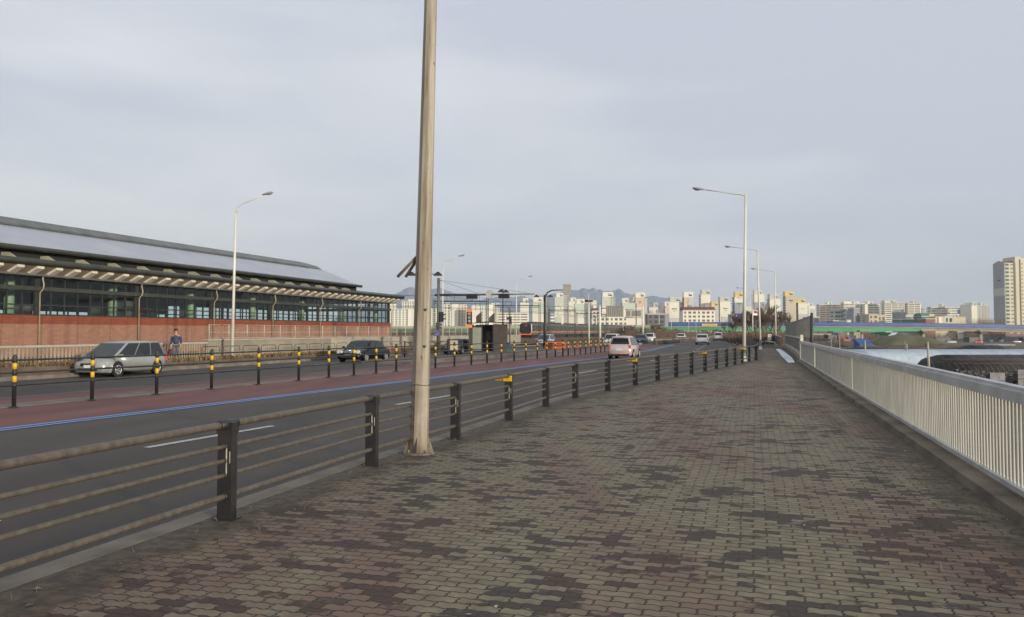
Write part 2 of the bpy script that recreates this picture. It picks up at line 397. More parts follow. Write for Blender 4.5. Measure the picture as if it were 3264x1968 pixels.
# soil that gathers along the railing
def soilstrip(name, pts, o0, o1, jit, z, seed):
    rnd = random.Random(seed); fine = []
    for a, b in zip(pts, pts[1:]):
        n = max(2, int((b-a).length/.05)); fine += [a.lerp(b, k/n) for k in range(n)]
    mb = MB(); prev = None; v = 0
    for i, p in enumerate(fine):
        d = (fine[min(i+1, len(fine)-1)]-fine[max(i-1, 0)]); d = d.normalized() if d.length else Vector((0,1,0)); nn = Vector((-d.y, d.x, 0))
        v = v*.9+rnd.uniform(-1, 1)*.3; w_ = o1+jit*v+.5*jit*math.sin(i*.021+seed)+.3*jit*math.sin(i*.09)+rnd.uniform(-.03,.03)
        cur = (p+nn*o0+Vector((0,0,z)), p+nn*w_+Vector((0,0,z)))
        if prev: mb.add([prev[0], cur[0], cur[1], prev[1]], [(0,1,2,3)])
        prev = cur
    return tag(mb.build(name, M_soil), kind='stuff')
g = G('soil_crumbs', .97)
c = g.mix(g.ramp(g.noise(12, 6, rough=.7), .38, .66), (.040, .030, .024), (.100, .078, .055))
c = g.mix(g.ramp(g.noise(90, 3), .62, .7), c, (.22, .19, .14)); g.bump(g.noise(60, 4), .8, .02)
M_soil = g.done(c)
# concrete upstand carrying the parapet
mb = MB(); mb.loft([[F16(s,2.07,-.02),F16(s,2.10,.085),F16(s,2.44,.095),F16(s,2.75,.09),F16(s,2.76,-.5)] for s in (-12,0,12,24,36,47.6)], cap=True, closed=False, smooth=False)
struct('concrete_upstand', mb, mat('upstand_concrete', (.060,.048,.034), .95, c2=(.14,.118,.086), scale=1.4, bump=.5, bscale=30))
soilw = [F16(s, 1.98) for s in range(-8, 48, 2)]


# ---------------------------------------------------------------- railing along the kerb
M_rail = mat('brown_rail_paint', (.068,.056,.042), .55, c2=(.105,.088,.068), scale=16, stretch=(1,1,1), detail=8, bump=.25, bscale=60)
M_post = mat('dark_post_paint', (.013,.012,.013), .5, c2=(.028,.025,.023), scale=5, detail=6)
M_scr = mat('bare_metal_scratch', (.35,.33,.26), .5, c2=(.55,.52,.42), scale=9)
rl = thing('guard_railing', 'brown five-bar railing on black posts between the near pavement and the road', 'railing')
for i, p in enumerate(posts):
    a = posts[max(i-1, 0)]; b = posts[min(i+1, len(posts)-1)]; d = (b-a).normalized(); rz = math.atan2(-d.x, d.y)
    mb = MB(); mb.box((0,0,.41), (.135,.085,.82)); mb.box((0,0,.775), (.15,.10,.10)); mb.box((0,0,.004), (.19,.15,.012))
    mb.tube([(0,-.13,.805),(0,.13,.805)], .040, 10)
    for z, r in ((.62,.027),(.50,.027),(.377,.027),(.197,.034)): mb.tube([(0,-.062,z),(0,.062,z)], r, 8)
    po = mb.build('post', M_post, rl, p); po.rotation_euler = (0, 0, rz)
    if i in (2, 3, 4, 5, 7, 9):
        s_ = MB(); s_.box((.02,-.0435,.50), (.010,.003,.22)); s_.box((.052,-.0435,.53), (.006,.003,.10)); s_.build('paint_scratch', M_scr, po)
for z, r in ((.805,.031),(.62,.019),(.50,.019),(.377,.019),(.197,.026)):
    tail = [gp(2413,1128)+Vector((.1,0,0))] if z > .7 else []
    mb = MB(); mb.tube([p+Vector((0,0,z)) for p in posts+tail], r, 10); mb.build('rail', M_rail, rl)
M_yel = mat('yellow_reflector', (.50,.31,.01), .4, c2=(.68,.43,.018), scale=20)
M_yel2 = mat('amber_reflector', (.30,.13,.01), .3, c2=(.42,.2,.01), scale=20)
names = ['yellow road reflector on the railing post nearest behind the tall pole', 'yellow road reflector on the railing in front of the pink car',
         'yellow road reflector on the railing midway between pink car and white lamp post', 'yellow road reflector on the railing just left of the white lamp post']
for k, i in enumerate((5, 9, 13, 17)):
    i = i if i < len(posts) else -1
    p = posts[i]; d = (posts[i]-posts[i-1]).normalized(); rz = math.atan2(-d.x, d.y)
    t = thing('road_reflector', names[k], 'reflector', (p.x, p.y, .775), rz, 'reflectors on the railing posts')
    mb = MB(); mb.box((0,-.075,-.02), (.15,.05,.10)); mb.build('reflector_case', M_yel, t)
    mb = MB(); mb.box((-.145,-.07,-.02), (.14,.035,.085)); mb.tube([(-.215,-.09,-.02),(-.215,-.05,-.02)], .042, 10); mb.build('lens', M_yel2, t)

# ---------------------------------------------------------------- metal parapet on the right
M_alu = mat('weathered_aluminium', (.34,.345,.345), .45, metal=.15, c2=(.46,.465,.455), scale=2.5, stretch=(1,1,1), detail=7)
M_slat = mat('cream_slat_paint', (.34,.33,.28), .6, c2=(.46,.45,.39), scale=2.2, stretch=(3,3,.6), detail=7)
pf = thing('parapet_fence', 'long cream slatted metal parapet with grey cap rail on the right of the pavement', 'fence')
T0, SA, SB = 2.30, -3.0, 47.4
mb = MB()
for dt, z, w_, h in ((0,1.03,.13,.075),(.012,1.083,.10,.034)): mb.beam(F16(SA,T0+dt,z), F16(SB,T0+dt,z), w_, h)
mb.beam(F16(SA,T0-.070,1.012), F16(SB,T0-.070,1.012), .012, .10); mb.build('cap_rail', M_alu, pf)
mb = MB(); mb.beam(F16(SA,T0,.165), F16(SB,T0,.165), .085, .05); mb.build('bottom_rail', M_alu, pf)
mb = MB(); s = SA
while s < SB:
    mb.tube([F16(s,T0,.18), F16(s,T0,1.0)], .0125, 8, cap=False); s += .118
mb.build('slats', M_slat, pf)
s = SA; k = 0
while s < SB+.1:
    mb = MB(); mb.beam(F16(s,T0,.03), F16(s,T0,.15), .10, .10); mb.build('support_stub', M_alu, pf); s += 1.6
for s in (22.3, 35.7, 46.9):
    mb = MB(); mb.beam(F16(s,T0-.034,.19), F16(s,T0-.034,.99), .015, .03, up=Vector((1,0,0))); mb.build('panel_joint', M_slat, pf)
# scrawl on the slats
M_ink = mat('black_spray', (.015,.014,.014), .6)
mb = MB(); q = lambda s, z: F16(s, T0-.034, z)
mb.tube([q(7.62,.44),q(7.58,.47),q(7.66,.50),q(7.78,.49)], .004, 5); mb.tube([q(7.70,.30),q(7.60,.31),q(7.66,.37),q(7.76,.34),q(7.44,.36)], .004, 5)
mb.build('scrawl', M_ink, pf)
# parapet beyond the step: solid panels, louvres above
M_panel = mat('brown_grey_panel', (.095,.082,.066), .75, c2=(.14,.122,.10), scale=.8, stretch=(1,1,.4))
f2 = thing('panel_parapet', 'solid grey-brown panel wall with louvred screen on top past the end of the slatted parapet', 'fence')
c2 = [F16(47.6,2.42), F16(54,2.62), F16(62,2.78), F16(72,2.9), F16(83,3.0), F16(92,3.0)]
def wallseg(pts, z0, z1, th, name, m, par):
    mb = MB(); rg = []
    for i, p in enumerate(pts):
        d = (pts[min(i+1,len(pts)-1)]-pts[max(i-1,0)]).normalized(); nn = Vector((d.y,-d.x,0))*th/2
        rg.append([p-nn+Vector((0,0,z0)), p+nn+Vector((0,0,z0)), p+nn+Vector((0,0,z1)), p-nn+Vector((0,0,z1))])
    mb.loft(rg, smooth=False); return mb.build(name, m, par)
wallseg(c2, .36, 1.16, .06, 'panel', M_panel, f2); wallseg(c2, 1.16, 1.22, .12, 'cap_rail', M_alu, f2); wallseg(c2, .33, .37, .10, 'bottom_rail', M_alu, f2)
wallseg([F16(47.7,2.55),F16(54,2.7),F16(62,2.86),F16(72,2.98),F16(83,3.08),F16(92,3.08)], -.05, .28, .5, 'plinth', M_conc, f2)
mb = MB(); mb.beam(F16(47.52,2.36,.05), F16(47.52,2.36,1.42), .12, .14, up=Vector((1,0,0))); mb.build('end_post', mat('cream_post', (.5,.47,.36), .6), f2)
M_louv = mat('louvre_metal', (.14,.135,.12), .5, metal=.2, c2=(.22,.21,.19), scale=2)
mb = MB()
for i in range(60):
    k = i/59; s = 50+k*42; p = F16(s, 2.95+.12*k); h = 2.42-.12*k
    mb.beam(p+Vector((0,0,1.22)), p+Vector((0,0,h)), .09, .04, up=Vector((1,0,0)))
mb.build('slats', M_louv, f2)
mb = MB(); mb.beam(F16(50,2.95,2.42), F16(92,3.07,2.30), .08, .06); mb.beam(F16(50,2.95,1.26), F16(92,3.07,1.26), .08, .06); mb.build('louvre_rail', M_louv, f2)
for s, h in ((49.2,2.62),(49.9,2.5)):
    mb = MB(); mb.tube([F16(s,3.0,-.3), F16(s,3.0,h)], .07, 8); mb.build('post', mat('dark_green_metal', (.035,.045,.035), .5), f2)
f3 = thing('low_parapet', 'last low grey parapet piece at the far end of the walkway', 'fence')
c3 = [F16(92.4,2.55), F16(106,2.5), F16(118,2.4)]
wallseg(c3, .1, 1.05, .06, 'panel', M_panel, f3); wallseg(c3, 1.05, 1.12, .12, 'cap_rail', M_alu, f3)
# sheet on the walkway
sh = [gp(x, y, .03) for x, y in ((2473,1114),(2486,1114),(2500,1122),(2512,1132),(2524,1142),(2533,1156),(2512,1157),(2500,1146),(2490,1135),(2484,1126))]
mb = MB(); n = len(sh); rs = random.Random(3)
cc = sum(sh, Vector())/n
for i in range(n):
    sh[i].z = rs.uniform(.02,.05)
top = [Vector((p.x, p.y, p.z+.03)) for p in sh]; mid = [p.lerp(cc, .5)+Vector((0,0,rs.uniform(-.01,.07))) for p in top]
mb.add(sh+top+mid+[cc+Vector((0,0,.06))], [(i,(i+1)%n,n+(i+1)%n,n+i) for i in range(n)]+[(n+i,n+(i+1)%n,2*n+(i+1)%n,2*n+i) for i in range(n)]+[(2*n+i,2*n+(i+1)%n,3*n) for i in range(n)])
tag(mb.build('plastic_sheet', mat('pale_sheet', (.50,.52,.58), .6, c2=(.72,.74,.80), scale=2)), 'crumpled pale sheet lying along the right side of the far pavement', 'sheet')

# ---------------------------------------------------------------- lamp posts
M_lampw = mat('off_white_pole_paint', (.50,.49,.42), .55, c2=(.66,.65,.58), scale=1.2, stretch=(1,1,.5))
M_lens = mat('lamp_glass', (.25,.26,.27), .2, c2=(.35,.36,.38), scale=2)
M_shell = mat('lamp_shell_grey', (.26,.26,.25), .5, c2=(.36,.36,.34), scale=4)
g = G('stained_pole_paint', .62)
st = g.noise(1, 7, src=g.map(sc_=(9, 9, .55)), rough=.6)
c = g.mix(g.ramp(st, .36, .62), (.17, .125, .078), (.39, .36, .29))
zz = g.sep(g.co)[2]
low = g.math('MULTIPLY', g.ramp(zz, .1, 3.2, .55, 0), g.ramp(g.noise(3, 6, rough=.6), .3, .6))
c = g.mix(low, c, (.15, .10, .062))
chip = g.ramp(g.noise(1, 6, src=g.map(sc_=(26, 26, 9)), rough=.6), .655, .69)
c = g.mix(chip, c, (.05, .035, .025)); g.bump(g.noise(40, 4), .2, .01)
M_stain = g.done(c)
def lamp(name, label, base, rz, h, arm_len, rise, curved=False, lean=(0,0), r0=.10, r1=.055, group='white street lamps along the road', near=False):
    t = thing(name, label, 'street lamp', base, 0, group); t.rotation_euler = (lean[1], lean[0], rz)   # arm points along local -X
    mb = MB()
    if near: mb.tube([(0,0,.0),(0,0,h)], [.124, .062], 8, smooth=False, ph=R(22.5+9))
    else: mb.tube([(0,0,0),(0,0,h)], [r0, r1], 10)
    po = mb.build('pole', M_stain if near else M_lampw, t)
    if near:
        mb = MB(); mb.tube([(0,0,-.005),(0,0,.022)], .205, 22, smooth=False); mb.build('base_plate', M_stain, t)
        for k in range(4):
            a = R(14+90*k); c_, s_ = math.cos(a), math.sin(a); mb = MB(); w_ = Vector((-s_, c_, 0))*.006
            pr_ = [Vector((c_*r_, s_*r_, z_)) for r_, z_ in ((.10,.02),(.19,.02),(.185,.05),(.112,.25),(.10,.25))]
            mb.loft([[p-w_ for p in pr_], [p+w_ for p in pr_]], smooth=False); mb.build('stiffener', M_stain, t)
            b_ = MB(); b_.tube([(math.cos(a+R(45))*.168, math.sin(a+R(45))*.168, .02),(math.cos(a+R(45))*.168, math.sin(a+R(45))*.168, .06)], .014, 6); b_.build('bolt', M_stain, t)
    else:
        mb = MB(); mb.tube([(0,0,-.01),(0,0,.02),(0,0,.02),(0,0,.30)], [.20,.20,.16,r0], 10); mb.build('base', M_lampw, t)
    mb = MB()
    if curved: pts = [(0,0,h-.35),(-.06,0,h-.05),(-.25,0,h+.17),(-.6,0,h+.30),(-arm_len*.6,0,h+rise*.62),(-arm_len,0,h+rise)]
    else: pts = [(.02,0,h-.30),(-.04,0,h-.12),(-.22,0,h-.03),(-.6,0,h+.0),(-arm_len*.6,0,h+rise*.5),(-arm_len,0,h+rise)]
    mb.tube(pts, [.05,.05,.045,.035,.03,.028], 8); mb.build('arm', M_lampw, t)
    mb = MB(); x0 = -arm_len; z0 = h+rise; dx = -.62; dz = .10 if not curved else .12
    mb.loft([[(x0+dx*k+0, wy*ww, z0+dz*k+hz) for wy, hz in ((-1,-.01),(-.7,.05*(1+hh)),(.7,.05*(1+hh)),(1,-.01),(.6,-.03),(-.6,-.03))] for k, ww, hh in ((-.15,.03,0),(.15,.09,.3),(.55,.13,.6),(.9,.12,.3),(1.02,.05,-.3))])
    hd = mb.build('lamp_head', M_shell, t)
    mb = MB(); mb.loft([[(x0+dx*k, wy*ww, z0+dz*k-.02-dd*(1-wy*wy)) for wy in (-1,-.5,0,.5,1)] for k, ww, dd in ((.3,.06,.02),(.5,.11,.08),(.8,.10,.08),(.95,.04,.02))], closed=False)
    mb.build('lens', M_lens, hd)
    return t
nb = gp(1335, 1446)
np_ = lamp('street_lamp', 'nearest tall stained street lamp pole standing in front of the railing', nb, R(-16), 9.6, 2.4, .25, lean=(R(1.35),0), near=True)
M_stub = mat('stub_wood', (.12,.09,.06), .7, c2=(.2,.16,.11), scale=8)
for dx, yy in ((-.30,.0),(-.20,.04)):
    mb = MB(); mb.tube([(-.07,yy,2.62),(-.07+dx,yy,2.62-.30)], .021, 8); mb.build('flag_socket', M_stub, np_)
M_grn = mat('green_tie', (.02,.13,.07), .6)
for z in (1.88, 1.40):
    mb = MB(); mb.tube([(.072,-.085,z),(.10,-.115,z+.015)], .016, 6); mb.build('green_tie', M_grn, np_)
M_wire = mat('dark_wire', (.02,.02,.02), .6)
mb = MB(); mb.tube([(.120*math.cos(R(a)), .120*math.sin(R(a)), .90+.006*math.sin(R(3*a))) for a in range(0, 361, 30)], .004, 5); mb.build('wire_band', M_wire, np_)
RL = [((2371,1152),None,'white street lamp right behind the yellow reflector at the railing end',(R(1.2),0)), ((2423,0),76,'white street lamp at the end of the railing, leaning slightly left',(R(-1.2),0)),
      ((2472,0),104,'third white street lamp on the right, beside the low parapet end',(0,0)), ((2400,0),150,'thin white street lamp among the bare trees on the right',(0,0)), ((2391,0),196,'faint white street lamp behind the white lamp post on the right',(0,0)),
      ((2362,0),236,'farthest white street lamp on the right side of the road',(0,0))]
for (x, y), Y, lb, ln in RL:
    p = gp(x, y) if Y is None else Vector(((x-1632)/FPX*Y, Y, -.02))
    lamp('street_lamp', lb, p, R(-18), 9.05, 2.2, .28, lean=ln)
LL = [(741,50,'white street lamp in front of the brick station'), (1411,91,'white street lamp behind the traffic signal mast'), (1646,125,'white street lamp left of the orange train front'),
      (1876,166,'white street lamp left of the tall mast with floodlights'), (1986,206,'white street lamp behind the grey sign backs'), (2050,247,'white street lamp with curved arm above the dark low block'),
      (2101,288,'white street lamp just left of the tall pale tower with green emblem'), (2140,328,'sixth white lamp past the train, in front of the blue bridge rail'), (2195,372,'white street lamp seen left of the yellow banner'),
      (2218,415,'white street lamp below the left end of the yellow banner')]
for x, Y, lb in LL:
    lamp('street_lamp', lb, Vector(((x-1632)/FPX*Y, Y, -.2)), R(164), 9.1, 1.85, .75, curved=True, lean=(R(-.9) if Y == 50 else 0, 0))

# ---------------------------------------------------------------- median fence
M_mpost = mat('dark_fence_paint', (.015,.014,.014), .5, c2=(.028,.026,.025), scale=4)
M_mrail = mat('fence_rail_paint', (.018,.017,.017), .45, c2=(.034,.032,.031), scale=4)
MP = [(44,1299),(293,1276),(499,1257.5),(674,1241),(824,1226),(952,1214),(1048,1204),(1128,1197),(1199,1190.5),(1263,1184.5),(1388,1174),(1448.5,1168),(1502.5,1163.5),(1552.5,1158.5),(1598,1154.5),(1639,1151),(1676,1147.6),(1712.6,1144),(1743,1141),(1770,1138.5),(1794,1136.5),(1811.4,1134.5),(1832,1132.5),(1850,1130.5),(1867,1129),(1883.5,1127),(1899,1125.5),(1915,1124),(1928,1122.5),(1941,1121)]
mpp = [gp(x, y, -.18) for x, y in MP]
# regular spacing along the path, through the measured ends
def s_of(p):
    best = min(range(len(_path)), key=lambda i: (p.x-_path[i][0])**2+(p.y-_path[i][1])**2); return best-20
mf = thing('median_fence', 'black three-rail fence with yellow banded posts along the middle of the road', 'fence')
dd = (mpp[0]-mpp[1]); mpp = [mpp[0]+dd, ]+mpp
pm = None
for i, p in enumerate(mpp):
    mb = MB(); mb.tube([(0,0,0),(0,0,1.20),(0,0,1.235)], [.048,.048,.03], 10); mb.tube([(0,0,0),(0,0,.02)], .10, 10)
    for z in (1.105,.81,.515): mb.tube([(0,0,z-.04),(0,0,z+.04)], .060, 10)
    if pm is None: pm = mb.build('post', M_mpost, mf); o = pm
    else: o = pm.copy(); col.objects.link(o); o.parent = mf
    o.location = p
    for a, b in ((.895,1.035),(.59,.735)):
        if i == 0:
            mb = MB(); mb.tube([(0,0,a),(0,0,b)], .0505, 10); bo = mb.build('yellow_band', M_yel, o)
            (bm := globals().setdefault('BM', [])).append(bo)
        else:
            bo = BM[0 if a > .7 else 1].copy(); col.objects.link(bo); bo.parent = o
for z in (1.105,.81,.515):
    mb = MB(); mb.tube([p+Vector((0,0,z)) for p in mpp], .025, 8); mb.build('rail', M_mrail, mf)
# ---------------------------------------------------------------- far pavement on the station side
mb = MB(); rg = [[F16(s,-27.75,ZO-.05),F16(s,-27.75,-.17),F16(s,-27.9,-.155),F16(s,-28.0,-.16)] for s in range(-20, 420, 10)]
mb.loft(rg, cap=False, closed=False, smooth=False); struct('far_kerb', mb, M_kerb)
mb = MB()
mb.quad(F16(-20,-28.9,-.03), F16(-20,-31.3,-.03), F16(700,-31.3,-.03), F16(700,-28.9,-.03)); struct('far_pavement', mb, mat('far_paving', (.10,.088,.07), .9, c2=(.16,.14,.115), scale=1.5))
M_plant = mat('brown_planter', (.085,.062,.045), .85, c2=(.14,.11,.08), scale=1.5)
pl = thing('roadside_planter', 'long low brown planter edging the far pavement, full of withered plants', 'planter')
PZ = lambda s: .25 if s < 22 else max(.03, .25-(s-22)*.017)
mb = MB(); mb.loft([[F16(s,-28.05,-.17),F16(s,-28.0,PZ(s)),F16(s,-28.08,PZ(s)+.02),F16(s,-29.0,PZ(s)),F16(s,-29.1,-.17)] for s in (-14, 22, 35, 92)], smooth=False); mb.build('planter_wall', M_plant, pl)
# withered plants
rs = random.Random(11)
M_dry = mat('withered_leaves', (.10,.062,.03), .9, c2=(.24,.165,.085), scale=1.2, lo=.3, hi=.7)
mb = MB()
for i in range(11000):
    s = rs.uniform(-12, 92) if i < 5500 else rs.uniform(14, 70); t = rs.uniform(-28.95, -28.15); h = rs.uniform(.10, .30); a = rs.uniform(0, 6.28); l = rs.uniform(.02, .14)
    p = F16(s, t, PZ(s)); q = p+Vector((math.cos(a)*l, math.sin(a)*l, h)); w_ = Vector((-math.sin(a), math.cos(a), 0))*rs.uniform(.008,.03)
    mb.add([p-w_, p+w_, p.lerp(q,.6)+w_*1.3, q, p.lerp(q,.6)-w_*1.3], [(0,1,2,3,4)])
tag(mb.build('withered_plants', M_dry), kind='stuff', label='withered brown plants filling the planter by the far pavement')
mb = MB()
for i in range(130):
    s = rs.uniform(8, 80); t = rs.uniform(-28.9, -28.1); p = F16(s, t, PZ(s)+rs.uniform(.08,.3)); r_ = rs.uniform(.02,.05)
    for k in range(3):
        a = k*2.1+rs.random(); mb.add([p+Vector((math.cos(a)*r_, math.sin(a)*r_, -.01)), p+Vector((math.cos(a+2.1)*r_, math.sin(a+2.1)*r_, .0)), p+Vector((0,0,r_*1.2))], [(0,1,2)])
tag(mb.build('orange_blooms', mat('orange_petals', (.55,.20,.02), .7, c2=(.8,.4,.03), scale=3)), kind='stuff', label='orange dried blooms scattered over the withered plants')
# hooped planter rails
M_blk = mat('black_metal', (.010,.010,.011), .5, c2=(.022,.021,.021), scale=5)
hf = thing('hooped_rail', 'low black hooped rail above the withered planter', 'railing')
mb = MB(); s = 40.0
while s < 84:
    mb.tube([F16(s,-29.15,.0),F16(s,-29.15,.68),F16(s+.12,-29.15,.76),F16(s+1.5,-29.15,.76),F16(s+1.62,-29.15,.68),F16(s+1.62,-29.15,.45)], .018, 5); s += 1.95
mb.build('hoops', M_blk, hf)
# cream picket parapet and ribbed wall
M_pick = mat('cream_parapet', (.26,.225,.165), .75, c2=(.38,.335,.25), scale=1.2, detail=7)
g = G('ribbed_panel', .8); v = g.map(rz=A16); yy = g.sep(v)[1]
rib = g.math('PINGPONG', yy, .11); c = g.mix(g.ramp(g.noise(.7,6), .35,.7), (.23,.20,.15), (.33,.29,.22))
c = g.mix(g.ramp(rib, .0, .05, .55, 0), c, (.10,.085,.06)); g.bump(rib, .6, .05); M_rib = g.done(c)
TW = -31.0
pk = thing('picket_parapet', 'cream picket railing with light cap rail below the brick station wall', 'fence')
SW = 43.0
mb = MB(); mb.beam(F16(-14,TW,.93), F16(SW,TW,.93), .16, .09); mb.build('cap_rail', mat('light_cap', (.36,.34,.30), .6), pk)
mb = MB(); mb.beam(F16(-14,TW,.02), F16(SW,TW,.02), .14, .08); mb.build('bottom_rail', M_pick, pk)
mb = MB(); s = -14
while s < SW: mb.beam(F16(s,TW,.0), F16(s,TW,.9), .09, .05, up=Vector((1,0,0))); s += .22
mb.build('pickets', M_pick, pk)
mb = MB(); mb.beam(F16(-14,TW-.6,.0), F16(SW,TW-.6,.0), .05, .9); mb.build('backing_wall', mat('pinkish_plinth', (.17,.085,.062), .85, c2=(.22,.12,.09), scale=2), pk)
wl = thing('ribbed_wall', 'long tan ribbed wall with wire mesh fence on top beside the far pavement', 'wall')
mb = MB(); mb.beam(F16(SW,TW,.45), F16(58,TW,.45), .22, 1.26); mb.build('ribbed_wall_panel', M_rib, wl)
mb = MB(); mb.beam(F16(58,TW,.45), F16(112,TW,.45), .22, 1.26); mb.build('smooth_wall_panel', mat('tan_panel', (.27,.235,.175), .8, c2=(.36,.32,.25), scale=.8), wl)
mb = MB(); mb.beam(F16(SW-.1,TW,1.10), F16(112,TW,1.10), .30, .07); mb.build('wall_cap', mat('light_cap'  , (.36,.34,.30)), wl)
mb = MB()
for s in (63.5, 69, 76, 84, 92, 100): mb.beam(F16(s,TW+.115,-.15), F16(s,TW+.115,1.06), .03, .05, up=Vector((1,0,0)))
mb.build('panel_joint', M_blk, wl)
M_gal = mat('galvanised_post', (.30,.29,.24), .5, c2=(.42,.40,.33), scale=3)
s = SW+.2
while s < 112:
    mb = MB(); mb.tube([F16(s,TW,1.1), F16(s,TW,2.02)], .035, 6); mb.build('fence_post', M_gal, wl); s += 1.95
mb = MB()
for z in (2.0, 1.55, 1.2): mb.tube([F16(SW+.2,TW,z), F16(111.8,TW,z)], .012, 5)
s = SW+.2
while s < 111: mb.tube([F16(s,TW,1.15), F16(s+.0,TW,2.0)], .004, 3, cap=False); s += .2
mb.build('wire_mesh', M_gal, wl)

# ---------------------------------------------------------------- station building
st_ = thing('station_building', 'long brick and glass railway station with grey metal roof and red band', 'building')
TB, TK = -38.0, -48.0
S0, NB_, BW = 14.2, 9, 7.83
S1_ = S0+NB_*BW
def sb(a, b, t0, t1, z0, z1): # box in station frame
    return MB().add([F16(s,t,z) for z in (z0,z1) for s,t in ((a,t0),(a,t1),(b,t1),(b,t0))], [(3,2,1,0),(4,5,6,7),(0,1,5,4),(1,2,6,5),(2,3,7,6),(3,0,4,7)])
def sadd(mb, a, b, t0, t1, z0, z1):
    return mb.add([F16(s,t,z) for z in (z0,z1) for s,t in ((a,t0),(a,t1),(b,t1),(b,t0))], [(3,2,1,0),(4,5,6,7),(0,1,5,4),(1,2,6,5),(2,3,7,6),(3,0,4,7)])
def brickmat(name, ca, cb, cm):
    g = G(name, .85); v = g.map(rz=A16); x, y, z = g.sep(v)
    b = g.brick(g.comb(y, z), .40, .13, .012, c1=ca, c2=cb, cm=cm)
    stn = g.ramp(g.noise(1, 5, src=g.comb(g.math('MULTIPLY', y, .9), g.math('MULTIPLY', z, .05)), rough=.6), .50, .66, 0, .55)
    jn = g.ramp(g.math('PINGPONG', g.math('ADD', y, 1.2), 1.305), .0, .10, .45, 0)
    c = g.mix(stn, b.outputs['Color'], tuple(k*.42 for k in ca)); c = g.mix(jn, c, tuple(k*.35 for k in ca))
    return g.done(c)
M_brick = brickmat('salmon_brick', (.255,.128,.085), (.315,.160,.108), (.22,.125,.085))
M_band = brickmat('red_brick_band', (.20,.052,.024), (.24,.065,.030), (.13,.035,.02))
sb(S0, S1_, TB, TB-.3, -.5, 2.02).build('brick_wall', M_brick, st_)
sb(S0, S1_, TB+.03, TB-.3, 2.02, 2.48).build('red_band', M_band, st_)
sb(S1_-.3, S1_-.01, TB-.31, TK, -.5, 2.5).build('end_wall', M_brick, st_)
sb(S0, S1_-.3, TK, TK-.3, -.5, 2.48).build('rear_wall', M_brick, st_)
M_dkf = mat('dark_window_frame', (.020,.022,.020), .5, c2=(.035,.038,.034), scale=4)
M_dkb = mat('dark_green_beam', (.032,.035,.030), .5, c2=(.05,.053,.045), scale=2)
g = bpy.data.materials.new('tinted_glass'); g.use_nodes = True; t_ = g.node_tree; t_.nodes.clear()
o_ = t_.nodes.new('ShaderNodeOutputMaterial'); tr = t_.nodes.new('ShaderNodeBsdfTransparent'); tr.inputs[0].default_value = (.88,.96,.93,1)
gl = t_.nodes.new('ShaderNodeBsdfGlossy'); gl.inputs[0].default_value = (.9,.95,.95,1); gl.inputs['Roughness'].default_value = .04
mxs = t_.nodes.new('ShaderNodeMixShader'); fr = t_.nodes.new('ShaderNodeFresnel'); fr.inputs[0].default_value = 1.45
t_.links.new(fr.outputs[0], mxs.inputs[0]); t_.links.new(tr.outputs[0], mxs.inputs[1]); t_.links.new(gl.outputs[0], mxs.inputs[2]); t_.links.new(mxs.outputs[0], o_.inputs[0])
M_glass = g
for side, tf in ((0, TB-.12), (1, TK-.12)):
    for k in range(NB_):
        a = S0+k*BW; b = a+BW; mb = MB(); up = not side or k >= 6
        pitch = BW/8
        zt = 4.6 if not side else (3.83 if up else 3.06)
        sadd(mb, a, a+.16, tf+.06, tf-.06, 2.482, zt); sadd(mb, b-.16, b, tf+.06, tf-.06, 2.482, zt)
        for j in range(1, 8): sadd(mb, a+j*pitch-.035, a+j*pitch+.035, tf+.045, tf-.045, 2.54, zt)
        sadd(mb, a+.16, b-.16, tf+.05, tf-.05, 2.482, 2.56); sadd(mb, a+.16, b-.16, tf+.05, tf-.05, 3.02, 3.09)
        if zt > 3.2: sadd(mb, a+.16, b-.16, tf+.05, tf-.05, 3.76, 3.83)
        fr_ = mb.build('window_frame', M_dkf, st_)
        mb = MB(); mb.quad(F16(a+.1,tf,2.52), F16(b-.1,tf,2.52), F16(b-.1,tf,zt-.02), F16(a+.1,tf,zt-.02)); mb.build('pane', M_glass, fr_)
sb(S0, S1_-.02, TB+.13, TB-.1, 3.84, 4.07).build('window_beam', M_dkb, st_)
sb(S0, S0+6*BW, TK, TK-.3, 3.07, 4.9).build('rear_upper_wall', M_dkb, st_); sb(S0+6*BW, S1_, TK, TK-.3, 3.84, 4.9).build('rear_upper_wall', M_dkb, st_)
mb = MB()  # glazed end
for t in (TB-.2, TB-2.5, TB-5, TB-7.5, TK+.1): sadd(mb, S1_-.2, S1_-.05, t, t-.14, 2.5, 4.6)
sadd(mb, S1_-.2, S1_-.06, TB-.2, TK, 3.02, 3.10); sadd(mb, S1_-.2, S1_-.06, TB-.2, TK, 3.8, 4.1); mb.build('end_window_frame', M_dkf, st_)
sb(S0, S1_, TB-.32, TK+.02, 2.1, 2.2).build('floor', mat('dark_floor', (.06,.06,.06), .5), st_)
M_ceil = mat('dark_ceiling', (.10,.10,.095), .8)
sb(S0-.5, S1_+.4, TB+.5, TK-.4, 4.62, 4.74).build('ceiling', M_ceil, st_)
M_icol = mat('green_lit_column', (.22,.30,.20), .6)  # greenish interior light is put into the column colour
for k in range(NB_+1):
    mb = MB(); s = S0+k*BW-(.5 if k else -.5); mb.tube([F16(s,TB-1.5,2.2), F16(s,TB-1.5,4.62)], .28, 10); mb.build('interior_column', M_icol, st_)
M_int = mat('grey_equipment', (.06,.065,.06), .6, c2=(.12,.13,.12), scale=1)
rs = random.Random(5)
